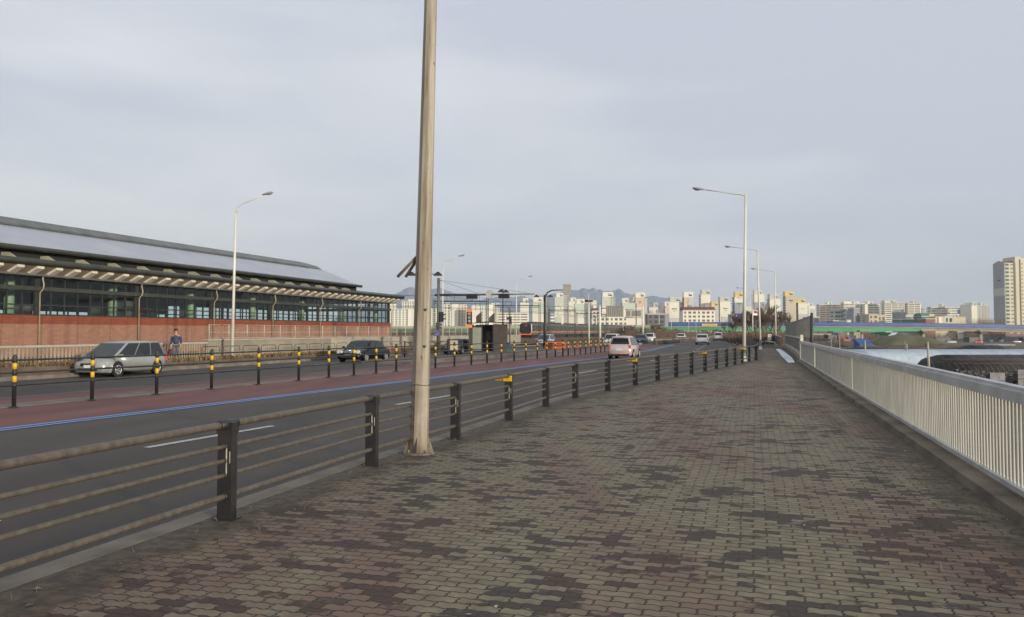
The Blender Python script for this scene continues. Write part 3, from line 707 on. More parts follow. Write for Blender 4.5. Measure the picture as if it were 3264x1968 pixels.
for k in range(9):
    s = S0+8+k*5.4+rs.uniform(-.8,.8); d = rs.uniform(.7,1.8); h = rs.uniform(.8,1.7)
    if s > S0+6.1*BW: continue
    sb(s, s+d, TB-4-rs.random()*3, TB-7.6, 2.2, 2.2+h).build('interior_kiosk', M_int, st_)
# eaves: sloping cream soffit, brackets, gutter pipes
M_soff = mat('tan_soffit', (.27,.215,.155), .8, c2=(.34,.28,.205), scale=.8)
M_brk = mat('cream_bracket', (.56,.53,.45), .7, c2=(.66,.63,.55), scale=2)
M_pipe = mat('dark_green_pipe', (.024,.026,.021), .4, c2=(.040,.042,.035), scale=1.5)
M_roof = None
g = G('grey_metal_roof', .42); v = g.map(rz=A16); yy = g.sep(v)[1]
seam = g.ramp(g.math('PINGPONG', yy, .25), .0, .02, .35, 0)
c = g.mix(g.ramp(g.noise(.5,5), .3,.7), (.33,.35,.40), (.40,.42,.47)); c = g.mix(seam, c, (.18,.19,.22)); g.b.inputs['Metallic'].default_value = .35; M_roof = g.done(c)
TP = TB+1.2; SE = S1_+.5
mb = MB(); mb.add([F16(S0-.5,TB+.02,4.60), F16(SE-.3,TB+.02,4.60), F16(SE,TP-.1,5.12), F16(S0-.5,TP-.1,5.12), F16(S0-.5,TB+.02,4.75), F16(SE-.3,TB+.02,4.75), F16(SE,TP-.1,5.22), F16(S0-.5,TP-.1,5.22)], [(0,1,2,3),(7,6,5,4),(1,5,6,2),(0,3,7,4),(3,2,6,7)]); mb.build('soffit', M_soff, st_)
s = S0+.4
while s < S1_+.3:
    mb = MB(); w_ = .46
    mb.add([F16(s,TB+.30,4.60), F16(s+w_,TB+.30,4.60), F16(s+w_,TP-.12,4.98), F16(s,TP-.12,4.98), F16(s,TB+.08,4.76), F16(s+w_,TB+.08,4.76), F16(s+w_,TP-.14,5.20), F16(s,TP-.14,5.20)], [(3,2,1,0),(4,5,6,7),(0,1,5,4),(1,2,6,5),(2,3,7,6),(3,0,4,7)])
    mb.build('bracket', M_brk, st_); s += 1.29
mb = MB(); mb.tube([F16(S0-.6,TP,5.30), F16(SE+.1,TP,5.30)], .175, 14); mb.tube([F16(SE+.1,TP,5.30), F16(SE+.18,TP,5.30)], [.20,.12], 14); mb.build('gutter_pipe', M_pipe, st_)
sb(S0-.5, SE-.1, TP-.15, TK-.6, 5.16, 5.30).build('lower_roof', M_dkb, st_)
mb = MB(); mb.tube([F16(S0-.6,TB-.3,6.16), F16(78.2,TB-.3,6.16)], .14, 14); mb.build('upper_gutter_pipe', M_pipe, st_)
sb(S0-.5, 77.6, TB-.9, TB-1.0, 5.3, 6.1).build('clerestory', mat('dark_clerestory', (.02,.02,.018), .6), st_)
s = S0+1; k = 0
while s < 84:
    hh = 5.85 if s < 77.5 else 5.55
    mb = MB(); mb.add([F16(s,TB+.35,5.3), F16(s+.1,TB+.35,5.3), F16(s+.1,TB-.85,5.3), F16(s,TB-.85,5.3), F16(s,TB-.35,hh), F16(s+.1,TB-.35,hh), F16(s+.1,TB-.85,hh), F16(s,TB-.85,hh), F16(s,TB+.35,5.45), F16(s+.1,TB+.35,5.45)],
        [(0,1,9,8),(8,9,5,4),(4,5,6,7),(0,8,4,7,3),(1,2,6,5,9),(2,3,7,6)]); mb.build('roof_bracket', mat('pale_bracket', (.34,.33,.22), .7), st_); s += 2.6
TR, ZR_ = -43.2, 8.25
for tt_, nm in ((TB-.35, 'roof_slope'), (2*TR-(TB-.35), 'rear_roof_slope')):
    mb = MB(); mb.add([F16(S0-.6,tt_,6.24), F16(78,tt_,6.24), F16(77.4,TR,ZR_), F16(S0-.6,TR,ZR_), F16(S0-.6,tt_,6.12), F16(78,tt_,6.12), F16(77.4,TR,ZR_-.12), F16(S0-.6,TR,ZR_-.12)], [(0,1,2,3),(7,6,5,4),(0,4,5,1),(1,5,6,2)]); mb.build(nm, M_roof, st_)
mb = MB(); mb.add([F16(77.7,TB-.6,6.2), F16(77.2,TR,ZR_-.1), F16(77.7,2*TR-TB+.6,6.2), F16(77.7,2*TR-TB+.6,5.3), F16(77.7,TB-.6,5.3)], [(0,1,2,3,4)]); mb.build('gable', M_dkb, st_)
mb = MB(); rg = [[F16(s,TR+w_,ZR_-.36+dz_), F16(s,TR+w_,ZR_-.24+dz_), F16(s,TR+w_*.45,ZR_+.16+dz_*1.5), F16(s,TR-w_*.45,ZR_+.16+dz_*1.5), F16(s,TR-w_,ZR_-.24+dz_), F16(s,TR-w_,ZR_-.36+dz_)] for s, w_, dz_ in ((S0-.6,1.0,0),(74.0,1.0,0),(77.2,.95,-.12))]
mb.loft(rg, smooth=False); mb.build('ridge_cap', mat('dark_ridge_metal', (.085,.095,.09), .4, metal=.3, c2=(.13,.14,.135), scale=1), st_)
# downpipes at every bay
M_dp = mat('tan_downpipe', (.27,.225,.14), .5, c2=(.36,.31,.21), scale=3)
for k in range(NB_+1):
    s = S0+k*BW-.05 if k else S0+.1; mb = MB()
    mb.tube([F16(s,TB+.35,4.66), F16(s,TB+.33,4.45), F16(s,TB+.42,4.18), F16(s,TB+.38,3.95), F16(s,TB+.16,3.72), F16(s,TB+.16,-.4)], .042, 8); mb.build('downpipe', M_dp, st_)
# clock display inside
def text(body, size, loc, m, parent, rot=(R(90),0,0), ext_=.004, name='lettering'):
    c = bpy.data.curves.new(name, 'FONT'); c.body = body; c.size = size; c.extrude = ext_; c.align_x = 'CENTER'; c.align_y = 'CENTER'
    f = bpy.data.objects.new(name+'_curve', c); col.objects.link(f); bpy.context.view_layer.update()
    me = bpy.data.meshes.new_from_object(f.evaluated_get(bpy.context.evaluated_depsgraph_get())); bpy.data.objects.remove(f); bpy.data.curves.remove(c)
    me.materials.clear(); me.materials.append(m); o = bpy.data.objects.new(name, me); col.objects.link(o)
    o.location = loc; o.rotation_euler = rot; o.parent = parent; return o
ck = thing('clock_display', 'red digital clock display seen through the upper station window', 'clock', F16(35.0,TB-1.0,3.35), 0)
mb = MB(); mb.add([Vector((0,0,-.05))+N16*0, U16*.95+Vector((0,0,-.05)), U16*.95+Vector((0,0,.35)), Vector((0,0,.35)), N16*-.1+Vector((0,0,-.05)), U16*.95+N16*-.1+Vector((0,0,-.05)), U16*.95+N16*-.1+Vector((0,0,.35)), N16*-.1+Vector((0,0,.35))], [(0,1,2,3),(7,6,5,4),(0,4,5,1),(1,5,6,2),(2,6,7,3),(3,7,4,0)]); mb.build('case', M_blk, ck)
text('17:57', .36, N16*.012+U16*.47+Vector((0,0,.15)), emit('red_led', (1,.05,.05), .6), ck, (R(90),0,R(90)-A16), name='clock_digits')

# ---------------------------------------------------------------- person on the far pavement
def skin(name, joints, edges, m, parent, sub=2):
    me = bpy.data.meshes.new(name); me.from_pydata([j[0] for j in joints], edges, []); o = bpy.data.objects.new(name, me); col.objects.link(o)
    md = o.modifiers.new('skin', 'SKIN'); md.use_smooth_shade = True
    for v, j in zip(me.skin_vertices[0].data, joints): v.radius = (j[1], j[2] if len(j) > 2 else j[1])
    me.skin_vertices[0].data[0].use_root = True
    s_ = o.modifiers.new('sub', 'SUBSURF'); s_.levels = s_.render_levels = sub
    me.materials.append(m); o.parent = parent; return o
M_skin = mat('skin', (.42,.24,.16), .6, var=.06); M_jean = mat('grey_jeans', (.06,.07,.085), .85, c2=(.11,.12,.13), scale=8)
M_jack = mat('blue_sleeves', (.015,.025,.11), .7, c2=(.02,.035,.15), scale=8); M_vest = mat('dark_vest', (.025,.035,.055), .7, c2=(.045,.055,.08), scale=8)
pp = at(560, 1154, 45.2); pp.z = -.03
pe = thing('person', 'person in blue jacket, dark vest and black cap carrying a maroon bag, far pavement', 'person', pp, R(8))
# faces -Y; +X is the figure's left seen on the right
J = [((0,0,.92),.10,.08), ((0,-.01,1.10),.10,.075), ((0,-.01,1.28),.11,.08), ((0,0,1.40),.07,.06), ((0,-.01,1.50),.048), ((0,-.03,1.58),.07,.082), ((0,-.03,1.66),.075,.088), ((0,-.02,1.73),.045),
     ((-.175,0,1.38),.04), ((-.235,.03,1.14),.043), ((-.235,-.06,.90),.033), ((-.235,-.075,.82),.03),
     ((.175,0,1.38),.04), ((.25,.05,1.15),.043), ((.24,-.02,.92),.033), ((.24,-.03,.84),.03),
     ((-.09,0,.84),.06), ((-.10,-.10,.50),.05), ((-.10,.00,.12),.045), ((-.10,-.01,.05),.042), ((-.11,-.15,.03),.036),
     ((.09,0,.84),.06), ((.10,.03,.50),.05), ((.10,.16,.14),.045), ((.10,.18,.06),.042), ((.11,.05,.03),.036)]
E_ = [(0,1),(1,2),(2,3),(3,4),(4,5),(5,6),(6,7),(3,8),(8,9),(9,10),(10,11),(3,12),(12,13),(13,14),(14,15),(0,16),(16,17),(17,18),(18,19),(19,20),(0,21),(21,22),(22,23),(23,24),(24,25)]
skin('body', J, E_, M_skin, pe)
skin('jacket', [((0,0,.90),.17,.13), ((0,-.01,1.12),.165,.12), ((0,-.01,1.28),.18,.125), ((0,0,1.40),.15,.10), ((0,0,1.46),.07,.065)], [(0,1),(1,2),(2,3),(3,4)], M_vest, pe)
for sx, a in ((-1, [(-.17,0,1.40),(-.235,.03,1.14),(-.237,-.05,.93)]), (1, [(.17,0,1.40),(.25,.05,1.15),(.242,-.01,.95)])):
    skin('sleeve', [(a[0],.085), (a[1],.068), (a[2],.055)], [(0,1),(1,2)], M_jack, pe)
skin('trousers', [((0,0,1.03),.165,.13), ((-.09,0,.84),.10), ((-.10,-.10,.50),.08), ((-.10,-.0,.10),.065), ((.09,0,.84),.10), ((.10,.03,.50),.08), ((.10,.16,.13),.065)], [(0,1),(1,2),(2,3),(0,4),(4,5),(5,6)], M_jean, pe)
mb = MB(); mb.tube([(0,-.02,1.67),(0,-.02,1.72),(0,-.02,1.77),(0,-.02,1.795)], [.105,.108,.085,.03], 14); mb.build('cap', M_blk, pe)
mb = MB(); mb.box((0,-.14,1.70), (.14,.10,.012)); mb.build('cap_peak', M_blk, pe)
mb = MB(); mb.tube([(0,-.112,1.645),(0,-.132,1.605),(0,-.112,1.60)], [.010,.014,.01], 6)
mb.build('nose', M_skin, pe)
mb = MB()
for sx in (-1, 1): mb.tube([(sx*.03,-.108,1.655),(sx*.03,-.116,1.655)], .010, 6)
mb.build('eyes', M_blk, pe)
for sx, hx, hy, hz in ((-1,-.235,-.08,.80),(1,.24,-.035,.82)):
    mb = MB(); mb.tube([(hx,hy,hz+.05),(hx,hy,hz),(hx,hy-.005,hz-.03)], [.026,.034,.028], 8)
    for k in range(4): y0 = hy-.024+k*.016; mb.tube([(hx,y0,hz-.02),(hx+.002*sx,y0-.004,hz-.06),(hx-.012*sx,y0-.006,hz-.075-.004*(k in (1,2)))], [.009,.008,.006], 6)
    mb.tube([(hx,hy-.028,hz+.01),(hx-.012*sx,hy-.05,hz-.015),(hx-.018*sx,hy-.052,hz-.038)], [.011,.010,.007], 6); mb.build('hand', M_skin, pe)
for sx in (-1, 1):
    y_ = -.08 if sx < 0 else .12; mb = MB(); mb.loft([[(sx*.10+a*.045, y_+d, z_) for a, z_ in ((-1,.0),(1,.0),(1,.05*h_),(0,.09*h_),(-1,.05*h_))] for d, h_ in ((.11,1.2),(.02,1.2),(-.10,.8),(-.15,.5))]); mb.build('shoe', M_blk, pe)
bag = thing('shopping_bag', 'maroon bag hanging from the hand of the walking person', 'bag', pp+Matrix.Rotation(R(8),3,'Z')@Vector((-.235,-.08,.36)), R(8))
mb = MB(); mb.loft([[(-.13,-.07,0),(.13,-.07,0),(.13,.07,0),(-.13,.07,0)],[(-.16,-.08,.18),(.16,-.08,.18),(.16,.08,.18),(-.16,.08,.18)],[(-.12,-.03,.33),(.12,-.03,.33),(.12,.03,.33),(-.12,.03,.33)]]); mb.build('sack', mat('maroon_cloth', (.10,.012,.045), .7, var=.1), bag)
mb = MB(); mb.tube([(-.07,0,.33),(-.04,0,.41),(.04,0,.41),(.07,0,.33)], .008, 6); mb.build('handle', M_blk, bag)

# ---------------------------------------------------------------- vehicles
M_tyre = mat('tyre', (.012,.012,.012), .85); M_rim = mat('alloy_rim', (.45,.45,.45), .3, metal=.6, c2=(.6,.6,.6), scale=10)
M_cg = mat('car_glass', (.010,.013,.015), .08, c2=(.02,.026,.028), scale=1.5, spec=.4)
M_hl = mat('headlight_glass', (.45,.45,.40), .12, c2=(.7,.7,.62), scale=14); M_tl = mat('taillight_red', (.45,.05,.04), .2, c2=(.6,.12,.08), scale=12)
M_plate = mat('plate_white', (.55,.55,.50), .5, c2=(.65,.65,.6), scale=30); M_plateg = mat('plate_green', (.06,.22,.10), .5)
M_chr = mat('chrome', (.55,.55,.55), .15, metal=.9)
def car(name, label, loc, hd, paint, L_=4.2, W=1.65, H=1.45, shape='sedan', plate=M_plate, detail=True, group='cars driving on the road', wr=.30):
    """local frame: nose towards +Y, centre at origin"""
    t = thing(name, label, 'car', loc, hd, group); hl = L_/2; w = W/2; zb = .20; belt = .60*H if shape != 'suv' else .62*H
    if shape == 'hatch': hood0, ws, rf, rr, bt = .42, .62, .28, .72, .93; belt = .60*H
    elif shape == 'mpv': hood0, ws, rf, rr, bt = .40, .70, .24, .76, .96; belt = .56*H
    elif shape == 'suv': hood0, ws, rf, rr, bt = .42, .50, .24, .82, .94; belt = .60*H
    else: hood0, ws, rf, rr, bt = .44, .50, .20, .42, .66; belt = .62*H
    hoodz = belt*.93; nosez = belt*(.80 if shape == 'mpv' else .72)
    tz = belt*1.0 if shape in ('hatch','mpv','suv') else belt*.97
    # (y, half width, z top, z bottom)
    st = [(hl, w*.72, nosez*.80, zb+.10), (hl-.07, w*.88, nosez*.94, zb), (hl-.25, w*.96, nosez, zb-.02), (hl*.62, w, hoodz*.97, zb-.02), (hl*ws, w, belt, zb-.02), (0, w*1.01, belt*1.01, zb-.02), (-hl*.55, w*1.0, belt*1.03, zb-.02),
          (-hl*.86, w*.97, tz*1.02, zb), (-hl+.06, w*.90, tz*.97, zb+.02), (-hl, w*.78, tz*.80, zb+.12)]
    mb = MB(); rings = []
    for y, ww, zt, z0 in st:
        mz = z0+(zt-z0)*.5
        half = [(ww*.0, z0), (ww*.85, z0), (ww*.97, z0+.10), (ww, mz), (ww*.965, zt-.07), (ww*.88, zt-.01), (ww*.45, zt+.018), (0, zt+.022)]
        rings.append([Vector((x, y, z)) for x, z in half]+[Vector((-x, y, z)) for x, z in reversed(half[1:-1])])
    mb.loft(rings); mb.build('body', paint, t)
    # cabin
    ys = [hl*ws, hl*rf, -hl*.15, -hl*rr, -hl*bt]
    wt = w*(.67 if shape == 'hatch' else .80)
    zr = H
    prof = [(ys[0], belt-.02), (ys[1], zr-.06), ((ys[1]+ys[2])/2, zr-.01), (ys[2], zr), (ys[3]+.05, zr-.03 if shape != 'sedan' else zr-.05), (ys[3]-.05, zr-.10), (ys[4], tz)]
    mb = MB(); rings = []
    for y, z in prof:
        k = (z-belt)/(zr-belt); ww = w*.93+(wt-w*.93)*max(0, k)
        rings.append([Vector((-w*.93, y if k > .1 else y, belt-.03)), Vector((-ww, y, z-.03*k)), Vector((-ww*.86, y, z)), Vector((0, y, z+.02)), Vector((ww*.86, y, z)), Vector((ww, y, z-.03*k)), Vector((w*.93, y, belt-.03))])
    mb.loft(rings); mb.build('roof', paint, t)
    def xw(z): return w*.93+(wt-w*.93)*(z-belt)/(zr-belt)
    e = .012
    def panel(nm, pts, m=M_cg): MBx = MB(); MBx.add(pts, [tuple(range(len(pts)))]); return MBx.build(nm, m, t)
    z1, z2 = belt+.03, zr-.09
    y1 = ys[0]-(ys[0]-ys[1])*(z1-belt)/(zr-.06-belt); y2 = ys[0]-(ys[0]-ys[1])*(z2-belt)/(zr-.06-belt)
    panel('windshield', [Vector((-xw(z1)*.90, y1+.03, z1)), Vector((xw(z1)*.90, y1+.03, z1)), Vector((xw(z2)*.88, y2+.03, z2)), Vector((-xw(z2)*.88, y2+.03, z2))])
    dy = ys[4]-(ys[3]-.05); dz_ = tz-(zr-.10)
    def yr(z): return ys[3]-.05+dy*(z-(zr-.10))/dz_
    za, zc = belt+.07, zr-.13
    panel('rear_window', [Vector((xw(za)*.84, yr(za)-.03, za)), Vector((-xw(za)*.84, yr(za)-.03, za)), Vector((-xw(zc)*.84, yr(zc)-.03, zc)), Vector((xw(zc)*.84, yr(zc)-.03, zc))])
    sp = [0, .36, .70, 1.0] if shape in ('mpv','suv') else [0, .46, 1.0]
    for sx in (-1, 1):
        fy0, fy1 = ys[0]-.10, yr(belt+.05)+.12; ty0, ty1 = y2-.02, ys[3]+.02
        for j in range(len(sp)-1):
            a, b = sp[j]+.015, sp[j+1]-.015
            pts = [(fy0+(fy1-fy0)*a, z1), (fy0+(fy1-fy0)*b, z1), (ty0+(ty1-ty0)*b, z2), (ty0+(ty1-ty0)*a, z2)]
            q_ = [Vector((sx*(xw(z)+e-.022*((z-z1)/(z2-z1))*0+.004), y, z)) for y, z in pts]
            panel('side_window', q_ if sx < 0 else q_[::-1])
    # wheels
    for sx in (-1, 1):
        for yy in (hl*.62, -hl*.62):
            c_ = Vector((sx*(w-.085), yy, wr))
            mb = MB(); mb.tube([c_+Vector((-.09*sx,0,0)), c_+Vector((.075*sx,0,0)), c_+Vector((.095*sx,0,0))], [wr, wr, wr*.9], 18); wo = mb.build('wheel', M_tyre, t)
            mb = MB(); cc_ = c_+Vector((.096*sx,0,0)); mb.tube([cc_, cc_+Vector((.008*sx,0,0))], wr*.22, 10)
            for k in range(5):
                a = k*1.2566; mb.beam(cc_+Vector((.003*sx,0,0)), cc_+Vector((.003*sx, math.cos(a)*wr*.62, math.sin(a)*wr*.62)), .06, .01, up=Vector((1,0,0)))
            mb.tube([cc_+Vector((.001*sx, math.cos(a)*wr*.62, math.sin(a)*wr*.62)) for a in [k*.5236 for k in range(13)]], .022, 5, cap=False); mb.build('rim', M_rim, wo)
            mb = MB(); c2_ = Vector((sx*(w*1.0-.01), yy, wr+.02)); mb.tube([c2_, c2_+Vector((.014*sx,0,0))], wr*1.16, 18); mb.build('wheel_arch', M_tyre, t) if detail else None
            if detail: pass
    # lights, plates, grille, bumper, mirrors
    for sx in (-1, 1):
        mb = MB(); mb.loft([[Vector((sx*(w*.50), hl-.035, nosez*.90)), Vector((sx*(w*.50), hl-.03, nosez*.70)), Vector((sx*(w*.80), hl-.09, nosez*.72)), Vector((sx*(w*.93), hl-.22, nosez*.82)), Vector((sx*(w*.93), hl-.24, nosez*.94))]]+[[Vector((sx*(w*.50), hl-.2, nosez*.90)), Vector((sx*(w*.50), hl-.2, nosez*.70)), Vector((sx*(w*.7), hl-.2, nosez*.72)), Vector((sx*(w*.85), hl-.3, nosez*.82)), Vector((sx*(w*.85), hl-.3, nosez*.94))]]); mb.build('headlight', M_hl, t)
        mb = MB(); zt_, zb_ = (belt*1.06, belt*.72) if shape != 'sedan' else (belt*.92, belt*.70)
        mb.box((sx*w*.82, -hl+.08, (zt_+zb_)/2), (w*(.15 if shape == 'hatch' else .24), .14, (zt_-zb_)*(.8 if shape == 'hatch' else 1))); mb.build('taillight', M_tl, t)
        mb = MB(); mb.box((sx*(w+.09), hl*ws*.86, belt+.06), (.17,.09,.12)); mb.build('mirror', paint, t)
    mb = MB(); mb.box((0, hl-.02, nosez*.78), (w*.86,.05,.13)); mb.box((0, hl-.005, zb+.14), (w*1.1,.04,.10)); mb.build('grille', M_tyre, t)
    mb = MB(); mb.box((0, hl+.012, zb+.26), (.36,.02,.12)); mb.build('number_plate', plate, t)
    mb = MB(); mb.box((0, -hl-.005, belt*.70), (.40,.03,.13)); mb.build('number_plate', plate, t)
    mb = MB(); mb.box((0, -hl+.10, zb+.08), (w*1.5,.22,.14)); mb.build('rear_valance', M_tyre, t)
    return t
def paint(name, c, c2=None, rough=.28, metal=.3): return mat(name, c, rough, metal=metal, c2=c2 or tuple(k*1.1 for k in c), scale=1.2)
Ps = paint('silver_grey_paint', (.27,.28,.27), (.33,.34,.325)); Pb = mat('black_paint', (.006,.007,.009), .22, spec=.25); Ppk = paint('pink_paint', (.50,.405,.40), (.56,.46,.455), rough=.3)
Pd = paint('dark_grey_paint', (.045,.048,.052)); Pbl = paint('pale_blue_paint', (.33,.38,.43)); Pw = paint('white_paint_car', (.55,.55,.53), rough=.3, metal=0); Pn = paint('navy_paint', (.03,.045,.10)); Psl = paint('silver_paint', (.45,.46,.47))
def onroad(x, Y, z): return Vector(((x-1632)/FPX*Y, Y, z))
OP = -A16+R(180); FW = -R(18)
car('minivan', 'silver grey minivan driving towards the camera at the left edge of the median fence', onroad(392,37.4,ZO), OP+R(3), Ps, 4.25, 1.66, 1.50, 'mpv')
sd = car('sedan', 'black sedan with round twin headlights behind the median fence', onroad(1162,54.3,ZO), OP-R(1), Pb, 4.5, 1.72, 1.37, 'sedan', M_plateg)
for sx in (-1, 1):
    for xx, r_ in ((.66,.115),(.46,.085)):
        mb = MB(); mb.tube([(sx*xx,2.10-.25*(xx-.4),.66),(sx*xx,2.24-.25*(xx-.4),.66)], [r_,r_*.96], 14); mb.build('round_headlight', M_hl, sd)
mb = MB(); mb.tube([(-.28,2.27,.76),(.28,2.27,.76),(.20,2.27,.50),(-.20,2.27,.50),(-.28,2.27,.76)], .02, 6); mb.build('grille_surround', M_chr, sd)
car('off_road_car', 'dark grey off-road car waiting behind the low board fence left of the bus shelter', onroad(1462,73,ZO), OP, Pd, 3.9, 1.55, 1.30, 'suv')
car('minibus', 'pale blue people carrier approaching under the curved sign pole', onroad(1740,116,ZO), OP, Pbl, 4.6, 1.8, 1.52, 'mpv')
car('off_road_car', 'white off-road car just left of the pink car roof', onroad(1950,111,ZO), OP, Pw, 4.3, 1.8, 1.62, 'suv')
car('sedan', 'navy sedan approaching just right of the pink car', onroad(2044,137,ZO), OP, Pn, 4.4, 1.75, 1.42, 'sedan')
car('off_road_car', 'white car approaching behind the navy sedan', onroad(2071,153,ZO), OP, Pw, 4.5, 1.8, 1.6, 'suv')
pk_ = car('hatchback', 'pink hatchback seen from behind on the near carriageway', onroad(1990,56.6,ZR), FW, Ppk, 3.55, 1.62, 1.50, 'hatch')
mb = MB(); mb.box((0,-1.60,1.44), (1.0,.22,.04)); mb.build('rear_spoiler', Ppk, pk_)
mb = MB(); mb.box((0,-1.79,.34), (1.0,.04,.025)); mb.build('red_reflector_strip', M_tl, pk_)
car('sedan', 'silver sedan seen from behind beyond the pink car', onroad(2238,117,ZR), -R(14.5), Psl, 4.4, 1.75, 1.45, 'sedan')
car('off_road_car', 'silver off-road car seen from behind, farther than the silver sedan', onroad(2289,166,ZR), -R(14.5), Psl, 4.3, 1.75, 1.62, 'suv')
car('sedan', 'pale car with only its roof showing above the concrete median wall', onroad(2171,178,ZO), OP, Pw, 4.4, 1.75, 1.5, 'sedan')
car('sedan', 'tiny pale car far down the road below the blue bridge rail', onroad(2312,250,ZR), OP, Psl, 4.4, 1.75, 1.5, 'sedan')
car('sedan', 'small white car half hidden left of the white lamp post', onroad(2361,208,ZR), -R(14), Pw, 4.4, 1.75, 1.45, 'sedan')
car('sedan', 'small silver car half hidden right of the white lamp post', onroad(2382,190,-.1), -R(14), Psl, 4.4, 1.75, 1.45, 'sedan')
# ---------------------------------------------------------------- bus stop island, shelter, signals
mb = MB(); rg = [[P(s,-22.3,ZO-.05),P(s,-22.3,-.15),P(s,-25.6,-.15),P(s,-25.6,ZO-.05)] for s in (44,50,56,62,68,74,80)]
mb.loft(rg, closed=False, smooth=False); struct('bus_island', mb, M_medc)
M_brn = mat('dark_brown_panel', (.038,.028,.024), .55, c2=(.06,.046,.038), scale=2)
M_glz = mat('frosted_panel', (.20,.22,.18), .4, c2=(.27,.29,.24), scale=1)
sp = at(1561, 1118, 72); sp.z = -.15
sh_ = thing('bus_shelter', 'dark brown bus shelter with two slanted roof fins and pale glass side', 'bus shelter', sp, 0)
def bxp(nm, m, par, *bs):
    mb = MB()
    for c, d in bs: mb.box(c, d)
    return mb.build(nm, m, par)
bxp('end_panel', M_brn, sh_, ((.92,-.6,1.18),(1.16,.08,2.36)))
bxp('back_panel', M_brn, sh_, ((1.46,.7,1.18),(.08,2.6,2.3)), ((.1,1.95,1.18),(2.8,.08,2.3)))
bxp('glass_side', M_glz, sh_, ((-1.06,-.62,1.10),(.74,.04,1.96)))
for xx_, yy_ in ((-1.48,-.6),(-.62,-.6),(.30,-.6),(-1.48,1.9)): bxp('post', M_blk, sh_, ((xx_,yy_,1.17),(.10,.10,2.34)))
bxp('lower_rail', M_blk, sh_, ((-1.05,-.6,.09),(.76,.08,.10))); bxp('upper_rail', M_blk, sh_, ((-1.05,-.6,2.16),(.76,.08,.14)))
bxp('bench', M_brn, sh_, ((-.1,1.2,.42),(1.0,.4,.07)), ((-.5,1.2,.2),(.06,.35,.42)), ((.3,1.2,.2),(.06,.35,.42)))
bxp('route_map', mat('map_panel', (.16,.12,.07), .5, c2=(.25,.2,.13), scale=5), sh_, ((-.16,1.88,1.35),(.42,.03,.8)))
mb = MB(); mb.loft([[(-1.7,-.95,2.40),(.0,-1.0,2.50),(1.9,-.95,2.36),(1.9,-.95,2.43),(0,-1.0,2.58),(-1.7,-.95,2.46)],[(-1.7,2.3,2.44),(0,2.3,2.52),(1.9,2.3,2.40),(1.9,2.3,2.47),(0,2.3,2.60),(-1.7,2.3,2.50)]], smooth=False); mb.build('roof', M_blk, sh_)
for x0, a in ((-1.18,0),(-.08,.02)):
    mb = MB(); mb.loft([[(x0,y,2.5),(x0+.48,y,2.5),(x0+.48,y,3.46-a*5),(x0,y,3.02-a*5)] for y in (.3,.38)], smooth=False); mb.build('roof_fin', M_brn, sh_)
bn = at(1619.5, 1105, 73); bn.z = -.15
bi = thing('litter_bin', 'blue bin beside the right wall of the bus shelter', 'bin', bn)
bxp('body', mat('blue_plastic', (.02,.05,.18), .5), bi, ((0,0,.34),(.26,.3,.68))); bxp('lid', M_blk, bi, ((0,0,.72),(.3,.34,.08))); bxp('green_bag', M_grn, bi, ((0,-.17,.16),(.2,.08,.3)))
# bus stop name pillar
px = at(1495.5, 1126, 69); px.z = -.15
pi = thing('stop_pillar', 'tall black stop pillar with orange caps and white Korean letters left of the bus shelter', 'sign', px)
M_or = mat('orange_panel', (.62,.20,.05), .5, c2=(.72,.26,.07), scale=4)
bxp('post', M_brn, pi, ((.08,.02,1.06),(.24,.16,2.12)))
bxp('sign_board', M_blk, pi, ((0,0,2.84),(.46,.12,1.05)))
bxp('orange_cap', M_or, pi, ((0,-.002,3.46),(.46,.13,.26))); bxp('orange_cap', M_or, pi, ((0,-.002,2.17),(.46,.13,.25)))
M_wt = mat('white_lettering', (.7,.7,.68), .5)
for k, ch in enumerate('대곡역'): text(ch, .26, (0,-.068,3.16-k*.30), M_wt, pi)
text('중앙', .11, (0,-.068,2.37), M_or, pi)
# island fence with boards
fi = thing('island_fence', 'black low fence with grey boards at the left end of the bus island', 'fence')
ip = [at(x, 1130, Y) for x, Y in ((1290,57.5),(1340,59.5),(1428,62.5),(1436,66),(1500,70.5))]
for p in ip: p.z = -.15
mb = MB()
for z in (1.0, .55): mb.tube([p+Vector((0,0,z)) for p in ip], .03, 6)
mb.build('rail', M_blk, fi)
for p in ip: mb = MB(); mb.tube([p, p+Vector((0,0,1.08))], .05, 8); mb.build('post', M_blk, fi)
M_brd = mat('cream_board', (.36,.33,.25), .7, c2=(.44,.41,.32), scale=2)
for x, wd, m_, Y, h0, h1 in ((1430,.28,M_brn,65,.05,1.02),(1447,.58,M_brd,64,.12,.92)):
    p = at(x, 1130, Y); p.z = -.15; bxp('board', m_, fi, ((p.x,p.y,(h0+h1)/2),(wd,.05,h1-h0)))
# signal mast
M_mast = mat('grey_green_mast', (.10,.105,.085), .5, c2=(.15,.155,.13), scale=2, metal=.2)
mp0 = Vector(((1398-1632)/FPX*66.6, 66.6, -.15))
ms = thing('signal_mast', 'grey signal mast with long arm carrying two black signals and a round disc', 'traffic signal', mp0)
N20 = Vector((math.cos(R(19.5)), -math.sin(R(19.5)), 0))
def Lx(x): k = (x-1632)/FPX; return (k*mp0.y-mp0.x)/(N20.x-k*N20.y)
mb = MB(); mb.tube([(0,0,0),(0,0,5.95)], [.16,.12], 12); mb.build('mast', M_mast, ms)
za = 4.62
mb = MB(); mb.tube([N20*-.3+Vector((0,0,za)), N20*Lx(1703)+Vector((0,0,za-.05))], [.10,.05], 10); mb.build('arm', M_mast, ms)
mb = MB()
for xx in (1530, 1690):
    mb.tube([(0,0,5.8), N20*Lx(xx)+Vector((0,0,za))], .010, 4)
mb.build('stay_wire', M_wire, ms)
